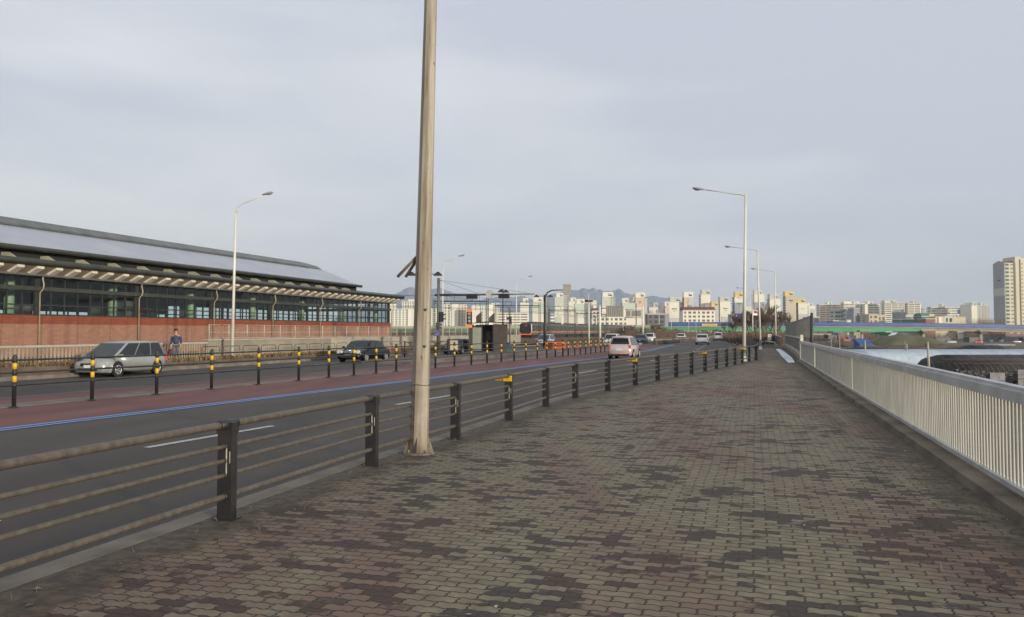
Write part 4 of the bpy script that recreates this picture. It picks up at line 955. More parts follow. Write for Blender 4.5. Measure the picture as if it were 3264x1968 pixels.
for x0, x1 in ((1488,1521),(1590,1623)):
    a, b = Lx(x0), Lx(x1); mb = MB(); c_ = N20*((a+b)/2)+Vector((0,0,za-.17)); mb.box(c_, (b-a,.22,.34), -R(19.5))
    for k in range(3): q = c_+N20*((k-1)*.27); mb.tube([q+Vector((0,.12,0)), q+Vector((0,.30,0))], .12, 8)
    mb.build('signal_head', M_blk, ms)
p = N20*Lx(1561)+Vector((0,-.1,za-.02)); mb = MB(); mb.tube([p, p+Vector((0,.04,0))], .31, 22, smooth=False); mb.build('round_disc', mat('grey_disc', (.34,.34,.32), .5), ms)
for xx, z0, z1, m_ in ((1408,2.50,3.28,M_blk),(1395,1.86,2.45,M_brn)):
    p = N20*(Lx(xx)); mb = MB(); mb.box(p+Vector((0,-.05,(z0+z1)/2)), (.27,.25,z1-z0)); 
    for k in (.3,.72): mb.box(p+Vector((.2,-.05,z0+(z1-z0)*k)), (.22,.2,.10))
    mb.build('side_signal', m_, ms)
bxp('blue_board', mat('blue_board', (.05,.045,.16), .5, c2=(.16,.15,.32), scale=9), ms, ((-.07,-.16,1.62),(.40,.03,.42)))
s2 = Vector(((1625-1632)/FPX*75, 75, -.15)); ps = thing('pedestrian_signal', 'thin pole with black pedestrian signal just right of the bus shelter', 'traffic signal', s2)
mb = MB(); mb.tube([(0,0,0),(0,0,3.9)], .06, 8); mb.build('pole', M_mast, ps)
bxp('signal_head', M_blk, ps, ((.04,-.1,2.75),(.24,.2,.66)), ((-.18,-.1,2.9),(.2,.15,.12)))
# black double-arm street lights
def dbl(label, x, Y, ytop, heads, zb=-.15, r_=.07, par=None):
    p = Vector(((x-1632)/FPX*Y, Y, zb)); t = thing('twin_lamp', label, 'street lamp', p, 0, 'black twin lamps at the bus island')
    zt = at(x, ytop, Y).z-zb; mb = MB(); mb.tube([(0,0,0),(0,0,zt*.45),(0,0,zt*.45),(0,0,zt)], [r_*1.3,r_*1.3,r_*.8,r_*.6], 10); mb.build('pole', M_blk, t)
    for hx, hy in heads:
        q = at(hx, hy, Y)-p; mb = MB(); mb.tube([(0,0,q.z+.02),(q.x,0,q.z+.02)], .028, 6); mb.build('arm', M_blk, t)
        mb = MB(); mb.loft([[(q.x-.32,-.14,q.z-.10),(q.x+.32,-.14,q.z-.10),(q.x+.32,.14,q.z-.10),(q.x-.32,.14,q.z-.10)],[(q.x-.26,-.12,q.z),(q.x+.26,-.12,q.z),(q.x+.26,.12,q.z),(q.x-.26,.12,q.z)],[(q.x-.06,-.06,q.z+.18),(q.x+.06,-.06,q.z+.18),(q.x+.06,.06,q.z+.18),(q.x-.06,.06,q.z+.18)]], smooth=False); mb.build('lamp_head', M_blk, t)
    return t
dbl('black twin lamp mostly hidden behind the nearest stained pole', 1352, 60, 868, ((1396,875),(1312,875)))
dbl('black twin lamp rising above the bus shelter roof', 1603, 82, 921, ((1597,929),(1612,930)))
tl = dbl('black twin lamp with a curved arm holding a grey sign back', 1735, 96, 939, ((1710,945),(1754,945)), ZO, .10)
p = Vector(((1735-1632)/FPX*96, 96, ZO))
def rel(x, y, Y=96): return at(x, y, Y)-p
mb = MB(); mb.tube([rel(1737,1100)+Vector((0,0,0)), rel(1737,1050), rel(1736,960)], [.17,.15,.10], 10); mb.tube([rel(1736,965), rel(1738,945), rel(1746,932), rel(1760,926), rel(1780,925), rel(1817,925)], [.10,.09,.08,.07,.06,.05], 8); mb.build('curved_arm', M_blk, tl)
q = rel(1807.5, 924); bxp('sign_back', mat('grey_sign_back', (.22,.21,.18), .6, c2=(.28,.27,.23), scale=3), tl, ((q.x,-.08,q.z),(.90,.04,1.22)))
bxp('sign_stiffener', M_gal, tl, ((q.x-.3,-.11,q.z),(.04,.03,.9)), ((q.x+.3,-.11,q.z),(.04,.03,.9)))
# orange water barriers
M_ob = mat('orange_plastic', (.42,.085,.035), .6, c2=(.52,.12,.05), scale=3)
def barrier(label, x, Y, w_=1.5, hd=R(-14)):
    t = thing('traffic_barrier', label, 'barrier', Vector(((x-1632)/FPX*Y, Y, ZO)), hd, 'orange barriers beside the bus lane')
    mb = MB(); mb.loft([[(s*w_/2,-.25,0),(s*w_/2,.25,0),(s*w_/2,.22,.3),(s*w_/2,.12,.42),(s*w_/2,.11,.80),(s*w_/2,-.11,.80),(s*w_/2,-.12,.42),(s*w_/2,-.22,.3)] for s in (-1,1)], smooth=False); mb.build('body', M_ob, t)
    t.scale = (1,1,1 if w_ > .9 else .45)
    bxp('recess_strip', mat('dark_orange', (.30,.05,.02), .5), t, ((0,-.14,.62),(w_*.8,.06,.06)), ((0,-.235,.33),(w_*.8,.05,.05)))
barrier('orange plastic barrier nearest the curved sign pole', 1752, 93, 1.0); barrier('large orange plastic barrier right of the narrower one', 1782, 92, 1.35)
for k, x in enumerate((1817,1842,1880,1904)): barrier(['orange barrier first in the row of small ones seen through the median fence','second small orange barrier seen through the median fence','third small orange barrier seen through the median fence','last small orange barrier seen through the median fence'][k], x, 97+k*4, .28)
# masts beyond
mm = thing('floodlight_mast', 'tall slim mast with a ring of floodlights above the train', 'mast', Vector(((1877-1632)/FPX*122, 122, ZO)))
mb = MB(); mb.tube([(0,0,0),(0,0,at(1877,955,122).z+.3)], [.14,.09], 8); mb.build('pole', M_lampw, mm)
zt = at(1877,955,122).z
mb = MB(); mb.tube([(.42*math.cos(a),.42*math.sin(a),zt) for a in [k*.5236 for k in range(13)]], .03, 5, cap=False); mb.build('ring', M_gal, mm)
for k in range(6): a = k*1.047; mb = MB(); mb.box((.45*math.cos(a),.45*math.sin(a),zt+.1), (.24,.24,.34), a); mb.build('floodlight', M_brn, mm)
sg = thing('sign_gantry', 'two large grey sign backs on arms from a white mast', 'sign', Vector(((1912-1632)/FPX*128, 128, ZO)))
o0 = Vector(((1912-1632)/FPX*128, 128, ZO)); r2 = lambda x, y, Y=128: at(x, y, Y)-o0
mb = MB(); mb.tube([(0,0,0), (0,0,r2(1912,975).z)], [.20,.15], 10); mb.build('mast', M_lampw, sg)
mb = MB()
for y in (983, 1003): mb.tube([r2(1912,y), r2(1934,y)], .07, 6)
mb.build('arm', M_mast, sg)
M_sb = mat('ribbed_sign_back', (.14,.14,.13), .6, c2=(.21,.21,.195), scale=2, stretch=(6,1,1))
q0, q1 = r2(1932,975), r2(1987,1010); bxp('sign_back', M_sb, sg, (((q0.x+q1.x)/2,0,(q0.z+q1.z)/2),(q1.x-q0.x,.08,q0.z-q1.z)))
mb = MB()
for k in range(8): x_ = q0.x+(q1.x-q0.x)*(k+.5)/8; mb.box((x_,-.07,(q0.z+q1.z)/2), (.06,.05,q0.z-q1.z))
mb.build('sign_rib', M_gal, sg)
s3 = thing('sign_gantry', 'smaller grey three-panel sign back right of the larger one', 'sign', Vector(((2049-1632)/FPX*150, 150, ZO)))
o3 = Vector(((2049-1632)/FPX*150, 150, ZO)); r3 = lambda x, y: at(x, y, 150)-o3
mb = MB(); mb.tube([(0,0,0),(0,0,r3(2049,975).z)], [.22,.16], 8); mb.build('mast', M_lampw, s3)
mb = MB(); mb.tube([r3(1993,988), r3(2049,988)], .10, 6); mb.tube([r3(1993,1012), r3(2049,1012)], .10, 6); mb.build('arm', M_gal, s3)
for k in range(3): a, b = r3(1995+k*17,991), r3(2010+k*17,1009); bxp('sign_back', M_sb, s3, (((a.x+b.x)/2,0,(a.z+b.z)/2),(b.x-a.x,.08,a.z-b.z)))
# blue direction sign and red-white sign, right
sg4 = thing('direction_sign', 'blue direction sign with white arrow left of the bare trees', 'sign', Vector(((2374-1632)/FPX*172, 172, -.1)))
o4 = Vector(((2374-1632)/FPX*172, 172, -.1)); r4 = lambda x, y: at(x, y, 172)-o4
mb = MB(); mb.tube([(0,0,0),(0,0,r4(2374,996).z)], .13, 8); mb.tube([r4(2374,1003), r4(2344,1003)], .07, 6); mb.build('post', M_gal, sg4)
a, b = r4(2342,1000), r4(2366,1025); bxp('board', mat('sign_blue', (.015,.03,.40), .5, c2=(.02,.04,.48), scale=4), sg4, (((a.x+b.x)/2,-.15,(a.z+b.z)/2),(b.x-a.x,.06,a.z-b.z)))
cx_, cz_ = (a.x+b.x)/2, (a.z+b.z)/2; bxp('white_arrow', M_wt, sg4, ((cx_-.05,-.19,cz_+.32),(1.0,.02,.15)), ((cx_+.1,-.19,cz_-.35),(.14,.02,.62)), ((cx_+.1,-.19,cz_+.02),(.30,.02,.12)))
sg5 = thing('shop_sign', 'white board with red emblem on a tall post among the bare trees', 'sign', Vector(((2399-1632)/FPX*118, 118, -.2)))
o5 = Vector(((2399-1632)/FPX*118, 118, -.2)); r5 = lambda x, y: at(x, y, 118)-o5
mb = MB(); mb.tube([(0,0,0),(0,0,r5(2399,985).z)], .07, 8); mb.build('post', M_lampw, sg5)
a, b = r5(2400,989), r5(2415,1006); bxp('board', M_wt, sg5, (((a.x+b.x)/2,0,(a.z+b.z)/2),(b.x-a.x,.06,a.z-b.z)))
mb = MB(); mb.tube([((a.x+b.x)/2,-.04,a.z-.25),((a.x+b.x)/2,-.06,a.z-.25)], .22, 12); mb.build('red_emblem', M_tl, sg5)
sb6 = thing('control_box', 'white box on a short post at the end of the walkway', 'box', gp(2453,1103,-.02))
bxp('cabinet', mat('box_white', (.45,.45,.42), .6, c2=(.55,.55,.5), scale=3), sb6, ((0,0,.95),(.36,.25,.70))); bxp('slot', M_blk, sb6, ((.03,-.13,1.12),(.2,.02,.10))); bxp('post', M_gal, sb6, ((0,0,.3),(.08,.08,.62)))
er = thing('end_rail', 'low dark guard rail closing the far end of the walkway', 'railing')
ep = [gp(2424,1103), gp(2440,1101), gp(2470,1105)]
mb = MB(); mb.tube([p+Vector((0,0,.42)) for p in ep], .09, 6); mb.build('rail', M_gal, er)
for p in ep: mb = MB(); mb.tube([p+Vector((0,0,-.1)), p+Vector((0,0,.45))], .05, 6); mb.build('post', M_gal, er)
bp_ = thing('blue_bag', 'small blue bag of rubbish by the foot of the leaning lamp post', 'bag', gp(2427,1101.5,-.01))
mb = MB(); mb.loft([[(r_*math.cos(a),r_*math.sin(a),z) for a in [k*.785 for k in range(8)]] for z, r_ in ((0,.25),(.15,.32),(.33,.22),(.42,.05))]); mb.build('sack', mat('blue_bag_plastic', (.03,.09,.40), .5), bp_)
# concrete median wall beyond the fence
mwp = [gp(2091,1099,ZR)]+[gp(x, y, ZR) for x, y in ((2120,1097),(2160,1093),(2200,1089.5),(2240,1086),(2280,1081),(2310,1077))]
cw = thing('median_wall', 'long brown concrete median wall curving away beyond the fence', 'wall')
mb = MB(); rg = []
for i, p in enumerate(mwp):
    d = (mwp[min(i+1,len(mwp)-1)]-mwp[max(i-1,0)]).normalized(); nn = Vector((-d.y,d.x,0)); h = .88
    rg.append([p+Vector((0,0,-.3)), p+Vector((0,0,.3)), p+nn*.12+Vector((0,0,h)), p+nn*.35+Vector((0,0,h)), p+nn*.5+Vector((0,0,-.3))])
mb.loft(rg, smooth=False); mb.build('wall', mat('brown_wall', (.075,.058,.042), .9, c2=(.11,.088,.065), scale=.5), cw)
mb = MB(); mb.tube([p+Vector((-.1,-.1,.62)) for p in mwp], .05, 5); mb.build('stripe_rail', mat('pale_stripe', (.28,.25,.2), .7), cw)
mb = MB(); a = mwp[0]-Vector((0,0,0))
for i in range(26): p = mwp[0].lerp(mwp[2], i/25)+Vector((.25,-.6,0)); mb.tube([p, p+Vector((0,0,.42))], .04, 5)
mb.tube([mwp[0]+Vector((.25,-.6,.42)), mwp[2]+Vector((.25,-.6,.42))], .04, 5); mb.build('low_rail', M_blk, cw)
# verge edging fence
ef = thing('verge_fence', 'low dark fence round the planted verge behind the railing', 'fence')
vp = [gp(2410,1112), gp(2402,1106), gp(2385,1101), gp(2352,1091.5), gp(2339,1085.5), gp(2345,1080), gp(2356,1075)]
mb = MB(); rg = [[p+Vector((0,0,-.1)), p+Vector((0,0,.62)), p+Vector((.1,.1,.62)), p+Vector((.1,.1,-.1))] for p in vp]; mb.loft(rg, smooth=False); mb.build('board', mat('dark_hedge_board', (.06,.045,.032), .9, c2=(.10,.078,.055), scale=2), ef)
mb = MB(); mb.tube([p+Vector((0,0,.70)) for p in vp], .03, 5); mb.build('rail', M_blk, ef)

# ---------------------------------------------------------------- railway
mb = MB()
for k in (0, 1.43, 9, 10.43): mb.beam(F16(60,-53.6+k,-.2), F16(480,-53.6+k,-.2), .08, .16)
tag(mb.build('railway_track', M_brn), kind='structure')
TX = at(1675, 1060, 200); TX.z = -.15
tr_ = thing('train', 'grey commuter train with orange stripe and orange-edged black cab standing on the line', 'train', TX, -A16)
M_tb = mat('shaded_train_body', (.070,.060,.056), .55, c2=(.11,.095,.088), scale=.6); M_ts = mat('train_orange', (.62,.16,.04), .5); M_tw = mat('train_white', (.6,.6,.58), .4)  # body colour darkened to carry the shade on stainless steel
def tsec(y, w_=1.5, z0=.95, z1=3.75): return [Vector((x_, y, z_)) for x_, z_ in ((-w_,z0),(w_,z0),(w_,z1-.5),(w_*.85,z1-.12),(w_*.4,z1),(-w_*.4,z1),(-w_*.85,z1-.12),(-w_,z1-.5))]
for k in range(9):
    y0 = k*20+(.45 if k == 0 else .25); mb = MB(); mb.loft([tsec(y0), tsec(k*20+19.7)], smooth=False); cb = mb.build('carriage', M_tb, tr_)
    bxp('orange_stripe', M_ts, cb, ((1.505,y0+9.6,1.62),(.02,19,.24)), ((-1.505,y0+9.6,1.62),(.02,19,.24)))
    for j in range(8): bxp('window', M_cg, cb, ((1.51,y0+1.7+j*2.35,2.55),(.02,1.0 if j%2 else 1.3,.75 if j%2 else 1.3)))
    bxp('rear_window_band', M_cg, cb, ((-1.51,y0+9.6,2.55),(.02,18,.75)))
    bxp('underframe', M_blk, cb, ((0,y0+9.6,.55),(2.5,17.5,.75))); bxp('roof_unit', M_brn, cb, ((0,y0+6,3.9),(1.7,3.5,.35)), ((0,y0+13,3.9),(1.7,3.5,.35)))
mb = MB(); mb.loft([tsec(-.05,1.35,1.05,3.62), tsec(.35,1.5,.95,3.75)], smooth=False); mb.build('cab_front', M_blk, tr_)
bxp('windshield', M_cg, tr_, ((-.05,-.08,2.45),(1.9,.04,.85))); bxp('orange_apron', M_ts, tr_, ((0,-.10,1.05),(2.9,.30,.28)), ((-1.3,-.08,1.3),(.28,.2,.35)), ((1.3,-.08,1.3),(.28,.2,.35)))
mb = MB(); mb.loft([[Vector((1.42,-.02,1.25)),Vector((1.53,.2,1.25)),Vector((1.53,.45,1.25))],[Vector((1.30,-.06,3.45)),Vector((1.49,.2,3.4)),Vector((1.49,.45,3.4))]], closed=True); mb.build('white_pillar', M_tw, tr_)
text('대화', .42, (.1,-.12,3.15), emit('train_led', (.9,.12,.08), .5), tr_)
# electrification portals
M_cat = mat('portal_green', (.032,.045,.036), .5, c2=(.055,.07,.058), scale=1)
pl_ = [(1383,1554,961,150,'nearest'),(1576,1720,975,182,'second'),(1750,1833,989,214,'third'),(1838,1905,1000,252,'fourth'),(1880,1932,1008,296,'fifth')]
for x0, x1, y, Y, nm in pl_:
    a = at(x0, y, Y); b = at(x1, y, Y*.965); zt = a.z; t = thing('overhead_line_portal', f'dark green overhead line portal, {nm} of the row along the railway', 'portal', (0,0,0), 0, 'overhead line portals')
    for q in (a, b):
        mb = MB()
        for dx in (-.16,.16): mb.tube([(q.x+dx,q.y,-.5),(q.x+dx,q.y,zt+.5)], .055, 5)
        for k in range(12): mb.tube([(q.x-.16,q.y,-.3+k*(zt/12)), (q.x+.16,q.y,-.3+(k+1)*(zt/12))], .03, 4, cap=False)
        mb.build('post', M_cat, t)
    mb = MB(); mb.tube([a, b], .10, 6); mb.tube([a-Vector((0,0,.42)), b-Vector((0,0,.42))], .05, 5); mb.build('beam', M_cat, t)
    mb = MB()
    for f_ in (.25,.72):
        c_ = a.lerp(b, f_); mb.tube([c_, c_+Vector((0,0,1.0)), c_+Vector((1.3,0,1.0)), c_+Vector((1.3,0,0))], .04, 4)
        mb.tube([c_+Vector((.6,0,0)), c_+Vector((.6,0,-1.6)), c_+Vector((1.2,0,-1.4))], .035, 4)
    mb.build('bracket', M_cat, t)
ow = thing('overhead_wires', 'thin overhead wires strung between the railway portals', 'wires')
for dz, f_ in ((.9,.28),(-1.2,.32),(.9,.75),(-1.2,.78)):
    pts = [F16(70,-54+10*(f_-.3)*2,5.5+dz)]
    for x0, x1, y, Y, nm in pl_:
        a, b = at(x0,y,Y), at(x1,y,Y*.965); c_ = a.lerp(b, f_)+Vector((0,0,dz))
        if dz > 0: m_ = pts[-1].lerp(c_, .5); m_.z -= .6; pts.append(m_)
        pts.append(c_)
    mb = MB(); mb.tube(pts, .022, 4); mb.build('wire', M_wire, ow)

# ---------------------------------------------------------------- flyover
M_fb = mat('blue_barrier', (.010,.038,.17), .5, c2=(.022,.065,.23), scale=.25); M_fg = mat('green_girder', (.015,.20,.075), .5, c2=(.03,.28,.115), scale=.08); M_fc = mat('flyover_concrete', (.27,.245,.20), .85, c2=(.37,.34,.28), scale=.1)
M_fl = mat('pale_blue_rail', (.09,.15,.30), .5)
def ribbon(pts, h0, h1, th, nm, m, par, y_off=0):
    """pts: (x,y_image,Y); a box-section ribbon from z+h0 to z+h1"""
    mb = MB(); rg = []
    for p in pts:
        rg.append([p+Vector((0,y_off,h0)), p+Vector((0,y_off+th,h0)), p+Vector((0,y_off+th,h1)), p+Vector((0,y_off,h1))])
    mb.loft(rg, smooth=False); return mb.build(nm, m, par)
FD = 450
fl = thing('flyover', 'long flyover with blue barrier and green girder crossing behind the road', 'bridge')
fp = [at(x, y, FD) for x, y in ((1960,1042),(2060,1041.5),(2130,1041),(2500,1041),(2700,1041.5),(2850,1042.5),(2937,1043.5),(3050,1045.5),(3264,1050),(3500,1057),(3900,1064),(4600,1070),(6500,1074))]
ribbon(fp[2:], 0, 2.15, .15, 'blue_barrier', M_fb, fl, -.2); ribbon(fp[2:], 1.25, 1.45, .2, 'rail_line', M_fl, fl, -.35); ribbon(fp[2:], 2.15, 2.3, .25, 'top_rail', M_fb, fl, -.3)
ribbon(fp, -.35, 0, 12, 'deck', M_fc, fl, -.3)
gpt = []
for p, hh in zip(fp[:7], (1.5,1.6,1.7,1.9,2.3,1.9,1.9)): gpt.append((p, hh))
mb = MB(); rg = []
xs = [2060,2130,2250,2400,2500,2600,2700,2735,2760,2800,2870,2937]; hs = [1.5,1.7,2.0,2.2,2.3,2.0,2.3,2.9,2.9,2.3,1.9,1.9]
for x, h in zip(xs, hs):
    p = at(x, 1041.2+max(0, (x-2500))*.005, FD); rg.append([p+Vector((0,.2,-.36)), p+Vector((0,2,-.36)), p+Vector((0,2,-.36-h)), p+Vector((0,.2,-.36-h))])
mb.loft(rg, smooth=False); mb.build('green_girder', M_fg, fl)
ribbon(fp[6:], -1.7, -.35, 9, 'concrete_girder', M_fc, fl, .6)
bxp('banner', mat('yellow_banner', (.62,.44,.08), .6, c2=(.72,.53,.14), scale=.4), fl, ((at(2261,1037,FD).x, FD-.5, at(2261,1036.5,FD).z),(8.1,.1,1.2)))
mb = MB(); q = at(2261,1036.5,FD)
for k in range(11): mb.box((q.x-3.0+k*.6, FD-.57, q.z), (.38,.03,.5+.1*(k%2)))
mb.build('banner_writing', mat('banner_ink', (.25,.10,.02), .6), fl)
for x in (2945, 3128, 3310, 2748, 2520, 2340):
    q = at(x, 1060, FD+3); mb = MB(); mb.tube([(q.x,q.y+1.5,GZ-.2),(q.x,q.y+1.5,q.z+.2)], 1.2, 12); mb.build('pier', M_fc, fl)
    mb = MB(); zt_ = at(x,1055,FD).z; mb.loft([[(q.x+a*w_, q.y+d_*b, z_) for a, b in ((-1,-1),(1,-1),(1,1),(-1,1))] for w_, d_, z_ in ((1.3,2.5,zt_-1.4),(2.9,4,zt_-.2),(2.9,4,zt_+.35))], smooth=False); mb.build('pier_cap', M_fc, fl)
f2_ = thing('ramp_bridge', 'concrete parapet ramp with green girder seen left behind the bus shelter', 'bridge')
rp_ = [at(x, y, 400) for x, y in ((1000,1046),(1245,1046),(1450,1046),(1640,1045),(1800,1043),(1985,1041),(2075,1043))]
ribbon(rp_, -.1, .85, .3, 'parapet', M_fc, f2_, -.3); ribbon(rp_, -.3, -.1, 8, 'deck', M_fc, f2_, -.3); ribbon(rp_, -1.5, -.3, 1, 'green_girder', M_fg, f2_, .1)
for x in (1270, 1368, 1600, 1990):
    q = at(x, 1060, 402); mb = MB(); mb.tube([(q.x,q.y+2,-.6 if x < 1900 else GZ),(q.x,q.y+2,1.7)], .8, 10); mb.build('pier', M_fc, f2_)
f3_ = thing('slip_ramp', 'lower green slip ramp curving under the flyover on the right', 'bridge')
ribbon([at(x, y, 470) for x, y in ((2700,1051),(2770,1053),(2800,1056),(2840,1062),(2860,1066))], -1.6, 0, 6, 'green_girder', M_fg, f3_)
f4_ = thing('slip_ramp', 'short green ramp pieces seen through the bare trees left of the flyover', 'bridge')
ribbon([at(x, y, 330) for x, y in ((1982,1054),(2010,1057),(2050,1062),(2090,1066))], -1.1, 0, 5, 'green_girder', M_fg, f4_)

# ---------------------------------------------------------------- farmland
M_shade = mat('black_shade_net', (.016,.015,.017), .8, c2=(.028,.026,.029), scale=1); 
g = G('plastic_film', .7); v = g.map(sc_=(1,1,1)); xx = g.sep(v)[0]
c = g.mix(g.ramp(g.noise(.25, 6, rough=.6), .35, .65), (.30,.37,.43), (.43,.50,.56)); c = g.mix(g.ramp(g.math('PINGPONG', xx, .9), 0, .12, .4, 0), c, (.28,.33,.36)); M_film = g.done(c)
def tunnel(name, label, xl, xr, Y, ytop, wd, m, open_=False, grp=None, xr_m=None):
    zt = at(xl, ytop, Y).z; X0 = (xl-1632)/FPX*Y; X1 = (xr-1632)/FPX*Y; h = zt-GZ
    t = thing(name, label, 'greenhouse', (X0, Y, GZ), 0, grp); n = 10; L_ = X1-X0
    rings = []
    def arch(x, sc_=1): return [Vector((x, -math.cos(math.pi*k/n)*wd/2*sc_, (math.sin(math.pi*k/n)**.8)*h*sc_)) for k in range(n+1)]
    if not open_:
        mb = MB(); rg = [arch(.0,.02), arch(.35,.55), arch(1.3,.85), arch(3.0,1.0)] if name == 'shade_greenhouse' else [arch(0)]
        k = 3
        while k*1.0 < L_: rg.append([p+Vector((0,0,.03*math.sin(k*2.1))) for p in arch(k)]); k += 3
        rg.append(arch(L_)); mb.loft(rg, cap=True, closed=False); mb.build('cover', m, t)
    mb = MB(); x = .1 if not open_ else 0
    while x < L_:
        a_ = [p*1.0+Vector((0,0,.02)) for p in arch(x)]; mb.tube(a_, (.018 if open_ else .012), 4, cap=False); x += .6 if open_ else 2.0
    if open_:
        mc = MB(); mc.loft([[p*.96+Vector((xx_,0,-.02)) for p in arch(0)] for xx_ in (.6, L_)], cap=True, closed=False); mc.build('dry_vine_cover', mat('dark_vines', (.030,.025,.021), .95, c2=(.065,.055,.045), scale=1.5), t)
        for k in (3,5,7): p = arch(0)[k]; mb.tube([p, p+Vector((L_,0,0))], .02, 4)
    mb.build('hoops', M_gal if not open_ else mat('rusty_hoops', (.16,.13,.10), .6, c2=(.24,.2,.16), scale=3), t)
    return t
tl_ = ['frontmost pale plastic greenhouse beyond the parapet','second pale plastic greenhouse behind the frontmost one','third pale plastic greenhouse from the front','fourth pale plastic greenhouse from the front','fifth pale plastic greenhouse from the front','rearmost pale plastic greenhouse']
for k in range(6):
    Y = 132+k*7.2; tunnel('plastic_greenhouse', tl_[k], 2700-k*3+(6 if k%2 else 0), 3330, Y, 1118.5-k*.9 if k < 5 else 1114, 7.0, M_film, grp='pale plastic greenhouses')
tunnel('shade_greenhouse', 'large black net greenhouse just beyond the parapet on the right', 2926, 3420, 114, 1131, 8.5, M_shade)
tunnel('shade_greenhouse', 'small black greenhouse behind the pale ones below the right pier', 3043, 3178, 196, 1101, 8, M_shade)
tunnel('shade_greenhouse', 'small black greenhouse behind the pale ones at their left end', 2680, 2806, 196, 1107, 8, M_shade)
tunnel('greenhouse_frame', 'bare hooped greenhouse frame in front of the black greenhouse', 3012, 3420, 95, 1145, 7, M_film, True)
X0 = (3040-1632)/FPX*88; rs = random.Random(9); M_pan = mat('faded_lavender_panel', (.17,.165,.185), .8, c2=(.26,.25,.26), scale=1)
for k, (dx, w_, h_, nm) in enumerate(((3.6,1.5,1.3,'nearest the black greenhouse end'),(6.2,1.0,1.6,'slightly taller than its neighbours'),(8.0,2.2,1.1,'widest of the row'),(11.0,1.2,1.5,'close to the photo edge'))):
    t = thing('scrap_panel', f'faded lavender-grey panel leaning on the farm scrap, {nm}', 'panel', (X0+dx, 86.6, GZ), rs.uniform(-.3,.3), 'scrap panels'); bxp('sheet', M_pan, t, ((0,0,h_/2+.3),(w_,.06,h_))); bxp('batten', M_brn, t, ((0,-.05,h_*.6),(w_,.05,.08)))
mb = MB()
g = G('junk', .85); c = g.mix(g.ramp(g.noise(1.2, 2), .45, .55), (.045,.034,.027), (.14,.132,.13)); M_junk = g.done(c)
for i in range(1500):
    a = rs.uniform(0, 40); y = rs.uniform(-1.5, 1.5); s_ = rs.uniform(.10,.38); mb.box((X0+a, 88+y, GZ+rs.uniform(.1,1.7)), (s_, s_*.6, s_*rs.uniform(.3,1.2)), rs.uniform(0,3), M=Matrix.Rotation(rs.uniform(0,3), 3, Vector((rs.random(), rs.random(), 1)).normalized()))
tag(mb.build('scrap_heap', M_junk), kind='stuff', label='long heap of grey and brown farm scrap below the greenhouse frame')
M_up = mat('pole_concrete', (.30,.28,.21), .8, c2=(.40,.375,.29), scale=1.5)
for x, yt, Y, r_, lb in ((2957,1090,104,.16,'thick concrete utility pole in front of the large black greenhouse'),(2890,1096,136,.13,'concrete utility pole in front of the pale greenhouses, left of the thickest pole'),(2757,1086,140,.15,'concrete utility pole in front of the blue tarp'),
    (2676,1086,165,.08,'thin pole at the far left end of the pale greenhouses'),(2884,1087,190,.07,'thin pale pole right behind another utility pole'),(2649,1080,175,.07,'slender pole beside the brown bank')):
    q = at(x, yt, Y); t = thing('utility_pole', lb, 'utility pole', (q.x, q.y, GZ), 0, 'utility poles on the farmland')
    h = q.z-GZ; mb = MB(); mb.tube([(.12,0,-.1),(0,0,h)], [r_*1.15,r_*.8], 8); mb.build('pole', M_up, t)
    mb = MB(); 
    for k in range(3): mb.tube([(-.35,0,h-.3-k*.3),(.35,0,h-.3-k*.3)], .035, 4)
    mb.build('crossarm', M_brn, t)
uw = thing('service_wires', 'thin wires sagging between the utility poles over the greenhouses', 'wires')
for a, b, s_ in (((2780,1137,140),(2895,1112,136),.4),((2895,1112,136),(2957,1098,104),.2),((2757,1090,140),(2890,1100,136),.5)):
    p, q = at(*a), at(*b); m_ = p.lerp(q,.5)-Vector((0,0,s_)); mb = MB(); mb.tube([p,m_,q], .022, 4); mb.build('wire', M_wire, uw)
# tarps, mound, clutter
def boxthing(nm, label, cat, x0, x1, y0, y1, Y, m, roof=None, dep=6, grp=None):
    a, b = at(x0, y0, Y), at(x1, y1, Y); t = thing(nm, label, cat, ((a.x+b.x)/2, Y, b.z), 0, grp); w_, h = b.x-a.x, a.z-b.z
    bxp('walls', m, t, ((0,dep/2,h/2),(w_,dep,h)))
    if roof: mb = MB(); mb.loft([[(-w_/2-.2,y,h),(w_/2+.2,y,h),(w_/2,y,h*1.06+.15),(-w_/2,y,h*1.06+.15)] for y in (-.2,dep+.2)], smooth=False); mb.build('roof', roof, t)
    bxp('door', M_blk, t, ((w_*.2,-.03,h*.32),(w_*.2,.06,h*.62)))
    return t
a, b = at(2732,1080,300), at(2783,1098,300)
mb = MB(); mb.add([Vector((a.x,303,a.z)), Vector((b.x-.8,303,a.z)), Vector((b.x+.3,300,b.z)), Vector((a.x+.9,300,b.z)), Vector((a.x,303,GZ-.1)), Vector((b.x-.8,303,GZ-.1)), Vector((b.x+.3,300,GZ-.1)), Vector((a.x+.9,300,GZ-.1))], [(3,2,1,0),(3,7,6,2),(2,6,5,1),(1,5,4,0),(0,4,7,3)])
tag(mb.build('blue_tarp', mat('tarp_blue', (.03,.06,.19), .7, c2=(.045,.085,.24), scale=.6)), 'bright blue tarpaulin spread on the brown slope below the flyover', 'tarpaulin')
